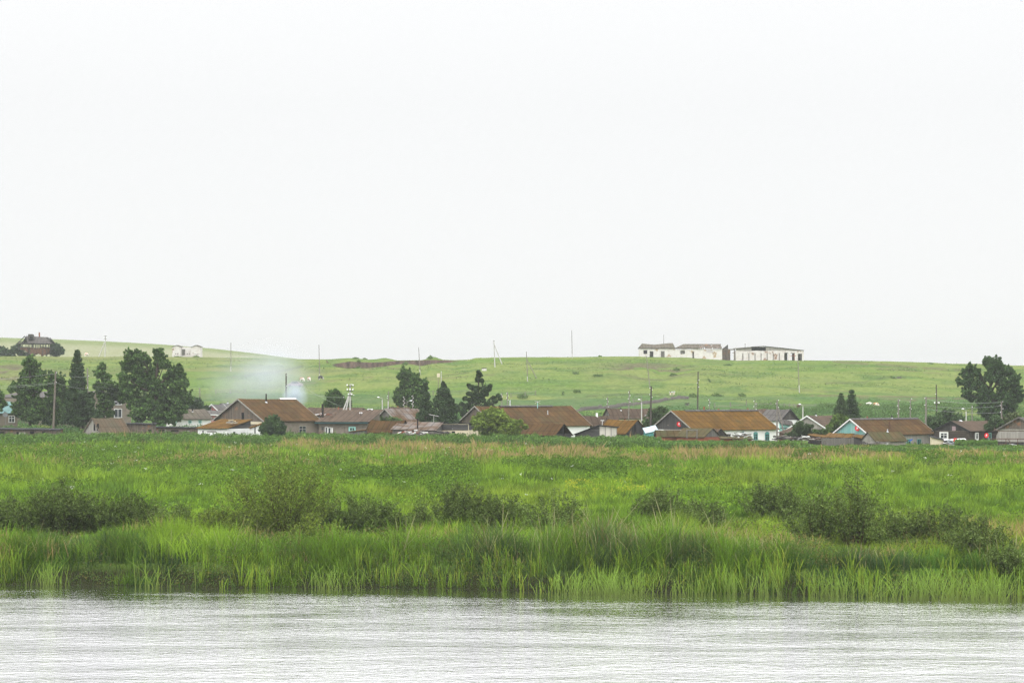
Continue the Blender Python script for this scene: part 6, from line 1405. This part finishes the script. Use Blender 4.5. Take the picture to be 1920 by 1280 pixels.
def meadow():
    R = np.random.default_rng(5); n = 760000
    # density falls with distance squared
    u = R.random(n); Y0, Y1 = 101.0, 372.0; Y = 1 / (1 / Y0 - u * (1 / Y0 - 1 / Y1)) ; # pdf ~ 1/Y^2 per unit depth -> times width
    Y = np.where(R.random(n) < .35, Y0 * (Y1 / Y0) ** R.random(n), Y)
    p = R.uniform(-420, 2340, n); X = (p - 960) / F * Y
    d = Y - bank(X); ok = d > 1.5; X, Y, p, d = X[ok], Y[ok], p[ok], d[ok]; n = len(X)
    hp = fbm(X / 7, Y / 18, 81, 4); hq = fbm(X / 2.2, Y / 3.5, 82, 3)
    H = .34 + .75 * ss((hp - .42) / .25) + .35 * ss((hq - .5) / .2); H = H * R.uniform(.7, 1.25, n)
    H = H * np.interp(Y, [100, 130, 300, 345, 372], [1.0, .8, .9, 1.05, 1.5])
    H = H * (1 - .66 * ss((Y - 282) / 35) * ss((p - 1180) / 120))
    ce = np.exp(np.round(np.log(np.maximum(Y, 100) / 110) * 3) / 3) * .55; q1, q2 = tuss(X, Y, ce, 401); H = H * (.55 + .9 * q1)
    Wd = np.maximum(.013, Y / 3100) * R.uniform(.7, 1.5, n)
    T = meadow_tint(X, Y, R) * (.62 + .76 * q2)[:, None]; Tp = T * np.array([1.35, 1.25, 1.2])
    # seed heads: russet bands far out and near the bank
    fr = (ss((Y - 232) / 30) * (1 - ss((Y - 345) / 22)) * ss((fbm(X / 22, Y / 20, 83) - .36) / .18) * .62 + (1 - ss((d - 10) / 14)) * ss((fbm(X / 3, Y / 4, 84) - .5) / .12) * .55)
    pk = R.random(n) < fr * 1.1 * (q1 > .3); c = np.array([0.40, 0.25, 0.13]) * R.uniform(.7, 1.3, (n, 1))
    Tp = np.where(pk[:, None], c, Tp); T = np.where(pk[:, None], T * .6 + c * .3, T); H = np.where(pk, H * 1.12, H)
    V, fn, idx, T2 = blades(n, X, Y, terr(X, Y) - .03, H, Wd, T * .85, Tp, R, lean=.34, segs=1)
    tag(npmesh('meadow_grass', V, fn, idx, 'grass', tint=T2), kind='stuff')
meadow()
def weeds():
    """broad leaved weeds: dense dark clumps over the meadow, nettles along the village, growth at the hill foot"""
    R = np.random.default_rng(6); Cs = []; Ts = []; Sz = []
    def patch(x0, x1, ya, yb, n, hgt, cols, thr=.5, sc=1.0, size=.1, sx=6, sy=9, seed=90, hill=False):
        """x range in image px at rows ya..yb turned into ground distance"""
        if hill: Yl = R.uniform(ya, yb, n)
        else:
            D0, D1 = 7 * F / (yb - YH), 7 * F / (ya - YH); Yl = D0 * (D1 / D0) ** R.random(n)
        p = R.uniform(x0, x1, n); X = (p - 960) / F * Yl
        k = fbm(X / sx, Yl / sy, seed, 4); ok = k > thr
        if hill: ok = ok & (R.random(n) < ss((yb - Yl) / (.4 * (yb - ya))) + .0 + (yb < 403))
        X, Yl, k = X[ok], Yl[ok], k[ok]; m = len(X)
        if m == 0: return
        q = ss((k - thr) / .12)
        z = terr(X, Yl); hh = hgt * (.35 + .65 * q) * (.55 + .9 * fbm(X / 1.1, Yl / 2.2, seed + 3, 3)); t = R.random(m) ** .55
        pq = 960 + X / Yl * F
        if not hill: hh = hh * (1 - .7 * ss((Yl - 280) / 30) * ss((pq - 1180) / 120)) * (1 - .5 * ss((Yl - 340) / 20))
        Cs.append(np.stack([X, Yl, z + hh * t], 1)); Ts.append(tint_mix(m, cols, R, .3) * (.45 + 1.1 * fbm(X / .9, Yl / 1.6, seed + 7, 3))[:, None]); Sz.append(np.maximum(size, Yl / 3600) * R.uniform(.6, 1.3, m))  # tint noise varies the clumps and paints dark shadows among them
    DG = [(0.058, 0.112, 0.012), (0.085, 0.155, 0.014), (0.11, 0.185, 0.02)]; MG = [(0.11, 0.20, 0.014), (0.15, 0.25, 0.018), (0.09, 0.165, 0.014)]
    NET = [(0.060, 0.120, 0.028), (0.088, 0.165, 0.034), (0.115, 0.20, 0.04)]
    patch(-400, 2320, 985, 1030, 70000, .75, [(0.06, 0.12, 0.02), (0.09, 0.15, 0.03), (0.15, 0.10, 0.05)], .48, seed=89, sx=2.2, sy=2.2, size=.05)
    patch(-400, 2320, 826, 930, 200000, .95, DG, .56, seed=90, sx=7, sy=14)
    patch(-400, 2320, 826, 1000, 160000, .7, MG, .54, seed=91, sx=5, sy=10)
    patch(-140, 520, 838, 880, 50000, 1.2, DG, .5, seed=92, sx=9, sy=12)
    patch(940, 1180, 872, 892, 26000, 1.2, DG, .44, seed=93, sx=5, sy=9)
    patch(640, 900, 876, 900, 22000, 1.0, DG, .46, seed=94, sx=6, sy=9)
    patch(1490, 1580, 845, 858, 12000, 1.3, DG, .42, seed=95, sx=4, sy=9); patch(1700, 1880, 850, 866, 16000, 1.0, DG, .47, seed=96, sx=4, sy=9)
    patch(-200, 1010, 345, 374, 150000, 1.55, NET, .28, seed=97, sx=3, sy=6, hill=True, size=.13)
    patch(1000, 1240, 330, 362, 40000, 1.25, NET, .28, seed=97, sx=3, sy=6, hill=True, size=.13)
    patch(1230, 1500, 322, 346, 45000, .9, NET, .28, seed=97, sx=3, sy=6, hill=True, size=.13)
    patch(1480, 2120, 312, 341, 70000, .40, NET, .30, seed=97, sx=3, sy=6, hill=True, size=.12)
    patch(1790, 1870, 333, 342, 9000, 1.1, NET, .2, seed=97, sx=3, sy=6, hill=True, size=.12)
    patch(-200, 420, 376, 402, 60000, 1.6, [(0.06, 0.13, 0.045), (0.085, 0.165, 0.05)], .35, seed=98, sx=5, sy=7, hill=True, size=.14)
    patch(-200, 2120, 402, 540, 150000, 1.0, [(0.055, 0.11, 0.04), (0.075, 0.14, 0.05)], .50, seed=99, sx=12, sy=14, hill=True, size=.15)
    patch(1420, 2000, 440, 560, 90000, 1.0, [(0.075, 0.135, 0.042), (0.095, 0.16, 0.048)], .46, seed=101, sx=9, sy=12, hill=True, size=.15)
    patch(-200, 2120, 560, 800, 60000, .35, [(0.07, 0.12, 0.035), (0.10, 0.15, 0.05)], .60, seed=102, sx=14, sy=9, hill=True, size=.13)
    C = np.concatenate(Cs); T0 = np.concatenate(Ts); S = np.concatenate(Sz)
    # keep clear of the near river edge
    V, idx, T = leaves(C, S, .5, T0, R, droop=.1)
    tag(npmesh('weeds', V, 4, idx, 'shrubleaf', tint=T), kind='stuff')
weeds()
def bank_grass():
    """tall grass hanging over the bank"""
    R = np.random.default_rng(8); n = 205000
    X = R.uniform(-33, 33, n); d = R.uniform(-.15, 6.5, n) ** 1.0; Y = bank(X) + d
    k = fbm(X / 1.6, Y / 1.2, 111, 3); big = fbm(X / 5, Y / 9, 112, 3)
    face = (d < 1.7) & (fbm(X / 2.2, 0 * X, 118, 3) > .44); ok = (R.random(n) < np.clip((k - .40) * 4.5, .16, 1)) & ~(face & (R.random(n) < .68)); X, Y, d, k, big = X[ok], Y[ok], d[ok], k[ok], big[ok]; n = len(X)
    H = (np.interp(d, [-.15, .5, 1.2, 2.0, 4, 6.5], [.35, .5, .7, 1.15, 1.0, .6]) * (.65 + .75 * ss((big - .3) / .4))) * R.uniform(.6, 1.25, n)
    Wd = R.uniform(.016, .036, n)
    g1 = np.array([0.115, 0.215, 0.016]); g2 = np.array([0.060, 0.130, 0.018]); g3 = np.array([0.13, 0.17, 0.03]); g4 = np.array([0.05, 0.085, 0.035])
    f = ss((big - .36) / .25)[:, None]; T = g2 * (1 - f) + g1 * f
    f = ss((fbm(X / 3, Y / 3, 113) - .55) / .12)[:, None] * .7; T = T * (1 - f) + g4 * f
    f = (R.random(n) < .10)[:, None] * 1.0; T = T * (1 - f) + g3 * f
    T = T * .88 * (1 + .25 * R.normal(size=(n, 1)))
    Tp = T * 1.3
    q1, q2 = tuss(X, Y, .45, 402); T = T * np.interp(d, [0, 1.8, 3.5], [.5, .7, 1.1])[:, None] * (.6 + .8 * q1)[:, None]; Tp = T * 1.5; H = H * (.6 + .75 * q2)  # tint darkens towards the water, painting the shadow of the bank face
    sh = (R.random(n) < .03 * (d > 1.5) * (fbm(X / 2.5, 0 * X, 114) > .45)); Tp = np.where(sh[:, None], np.array([0.36, 0.33, 0.17]), Tp); H = np.where(sh, H * 1.35, H); Wd = np.where(sh, Wd * 1.2, Wd)
    rs = (R.random(n) < .16) & (fbm(X / 2.2, Y / 2, 115) > .57) & (d > 2.2); Tp = np.where(rs[:, None], np.array([0.26, 0.13, 0.085]), Tp)
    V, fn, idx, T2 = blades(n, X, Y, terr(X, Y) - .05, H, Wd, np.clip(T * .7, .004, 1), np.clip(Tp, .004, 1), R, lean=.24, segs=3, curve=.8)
    tag(npmesh('bank_grass', V, fn, idx, 'grass', tint=T2), kind='stuff')
    # broadleaf plants woven into the bank
    n = 90000; X = R.uniform(-33, 33, n); d = R.uniform(0.1, 6, n); Y = bank(X) + d; k = fbm(X / 1.8, Y / 2.5, 121, 3); ok = k > .5; X, Y, d, k = X[ok], Y[ok], d[ok], k[ok]; n = len(X)
    z = terr(X, Y) + R.random(n) ** .7 * (1.25 * ss((k - .48) / .14)) * np.interp(d, [0, 1, 3, 6], [.35, .8, 1.0, .7])
    T = tint_mix(n, [(0.04, 0.08, 0.02), (0.07, 0.12, 0.03), (0.10, 0.15, 0.035), (0.12, 0.10, 0.03)], R, .2)
    V, idx, T = leaves(np.stack([X, Y, z], 1), R.uniform(.03, .07, n), .32, T, R, updir=np.array([0, 0, .5]))
    tag(npmesh('bank_weeds', V, 4, idx, 'shrubleaf', tint=T), kind='stuff')
bank_grass()
def foot_bunches():
    """upright yellow-green bunches along the foot of the bank"""
    R = np.random.default_rng(18); Xs, Ys, Hs = [], [], []
    for i in range(365):
        x = R.uniform(-33, 33)
        if vn(np.array([x * .35]), np.array([3.0]), 19)[0] < .30: continue
        d = R.uniform(-.1, 1.5); n = int(R.integers(5, 26)); s_ = R.uniform(.05, .2); h = R.uniform(.35, 1.25)
        Xs.append(x + R.normal(size=n) * s_); Ys.append(bank(np.full(n, x)) + d + R.normal(size=n) * .1); Hs.append(h * R.uniform(.6, 1.2, n))
    X, Y, H = np.concatenate(Xs), np.concatenate(Ys), np.concatenate(Hs); n = len(X)
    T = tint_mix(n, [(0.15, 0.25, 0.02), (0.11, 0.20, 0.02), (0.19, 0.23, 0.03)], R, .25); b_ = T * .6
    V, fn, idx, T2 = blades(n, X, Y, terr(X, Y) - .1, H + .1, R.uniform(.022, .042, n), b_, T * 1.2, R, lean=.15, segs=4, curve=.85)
    tag(npmesh('shore_grass', V, fn, idx, 'grass', tint=T2), kind='stuff')
foot_bunches()
def reeds():
    """light green arching reeds standing in the shallow water"""
    R = np.random.default_rng(9); cl = []
    for x0, x1, k, dm in ((965, 1215, 34, 2.4), (1640, 1885, 40, 2.6), (1260, 1460, 16, 1.4), (1480, 1640, 12, .9), (70, 110, 5, .5), (560, 660, 6, .5), (280, 310, 3, .5), (1880, 2050, 10, 1.5)):
        for i in range(k): R.random() < .7 and cl.append((R.uniform(x0, x1), R.uniform(.1, dm), R.uniform(.6, 1.15)))
    Xs, Ys, Hs = [], [], []
    for x, dm, h in cl:
        Yc = 97.5; X = PX(x, Yc); Yb = float(bank(X)) - dm; X = PX(x, Yb); n = int(R.integers(6, 30)); sp_ = R.uniform(.12, .6); Xs.append(X + R.normal(size=n) * sp_); Ys.append(Yb + R.normal(size=n) * .2); Hs.append(h * R.uniform(.6, 1.3, n) * 1.15)
    X = np.concatenate(Xs); Y = np.concatenate(Ys); H = np.concatenate(Hs); n = len(X)
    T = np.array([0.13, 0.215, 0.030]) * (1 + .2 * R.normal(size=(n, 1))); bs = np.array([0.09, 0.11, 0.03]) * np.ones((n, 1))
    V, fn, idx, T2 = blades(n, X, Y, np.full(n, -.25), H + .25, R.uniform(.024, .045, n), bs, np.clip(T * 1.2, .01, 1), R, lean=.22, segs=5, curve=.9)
    tag(npmesh('reeds', V, fn, idx, 'grass', tint=T2), kind='stuff')
reeds()
def flowers():
    R = np.random.default_rng(10); Cs = []; Sz = []; T = []
    n = 110
    yi = R.choice([R.uniform(838, 870, n), R.uniform(870, 985, n)], axis=0)[:n] if False else np.where(R.random(n) < .7, R.uniform(840, 872, n), R.uniform(872, 950, n))
    for y in yi:
        Y = 7 * F / (y - YH); x = R.uniform(0, 1920); X = PX(x, Y); z = gz(X, Y) + R.uniform(.7, 1.1); m = int(R.integers(4, 9)); s = R.uniform(.05, .13) * (Y / 200) ** .5
        Cs.append(np.array([X, Y, z]) + R.normal(size=(m, 3)) * np.array([s, s, s * .4])); Sz.append(np.full(m, s * .38)); T.append(np.tile([[.85, .85, .74]], (m, 1)) * R.uniform(.8, 1, (m, 1)))
    m = 2600; p = R.uniform(1060, 1210, m); yy = R.normal(928, 7, m); Y = 7 * F / (yy - YH); X = PX(p, Y)
    ok = fbm(X / 1.5, Y / 4, 131) > .55; X, Y = X[ok], Y[ok]; Cs.append(np.stack([X, Y, terr(X, Y) + R.uniform(.5, .85, len(X))], 1)); Sz.append(np.full(len(X), .05)); T.append(np.tile([[.42, .42, .04]], (len(X), 1)))
    C = np.concatenate(Cs); V, idx, T2 = leaves(C, np.concatenate(Sz), .8, np.concatenate(T), R, updir=np.array([0, 0, .0]))
    tag(npmesh('wildflowers', V, 4, idx, 'flower', tint=T2), kind='stuff')
flowers()

# ------------------------------------------------------------------ smoke and haze
def smoke(name, c, r, dens, scale, col, label=None):
    m, t = _mat(name + ' vapour'); g = N(t); tcn = g.n("TexCoord"); ob = tcn.outputs['Object']
    ln_ = g.n("VectorMath", operation='LENGTH'); g.l(ob, ln_.inputs[0])
    fall = g.rng(ln_.outputs['Value'], 1.0, 0.15, 0, 1)
    nzv = g.noise(ob, scale, 4, .6); k = g.rng(nzv, .25, .75, 0, 1)
    d = g.math('MULTIPLY', g.math('MULTIPLY', g.math('POWER', fall, 1.4), k), dens)
    v = g.n("VolumePrincipled"); v.inputs['Color'].default_value = (*col, 1); g.l(d, v.inputs['Density']); v.inputs['Anisotropy'].default_value = 0.1
    o = g.n("OutputMaterial"); g.l(v.outputs[0], o.inputs[1])
    mb = MB(); mb.ball((0, 0, 0), 1.0, 20, 12); M[name] = m
    ob_ = mb.build('smoke', name, at=(0, 0, 0)); ob_.location = c; ob_.scale = r; return tag(ob_, label, 'smoke', kind='stuff')
smoke('smoke_a', tip(552, 742, 398), (2.5, 1.8, 2.9), 1.9, 1.5, (0.72, 0.80, 0.90), 'dense bluish smoke behind the white ridge cap')
smoke('smoke_b', tip(486, 715, 416), (12.5, 4, 6.5), 0.30, 1.1, (0.74, 0.79, 0.87), 'thin smoke drifting left over the big brown roof')
smoke('smoke_c', tip(508, 692, 424), (7.5, 3, 5.5), 0.26, 1.1, (0.74, 0.79, 0.87), 'faint smoke rising against the hill')
m, t = _mat("haze air"); g = N(t); v = g.n("VolumePrincipled"); v.inputs['Color'].default_value = (0.53, 0.545, 0.56, 1)
v.inputs['Density'].default_value = 0.00018; v.inputs['Anisotropy'].default_value = 0.0
o = g.n("OutputMaterial"); g.l(v.outputs[0], o.inputs[1]); M['haze'] = m
mb = MB(); mb.box((-7200, -420, -6), (14400, 0, 0), (0, 3300, 0), (0, 0, 66)); tag(mb.build('haze', 'haze'), kind='stuff')
for ob in list(bpy.data.objects):
    for k in ('_o', '_f'):
        if k in ob.keys(): del ob[k]
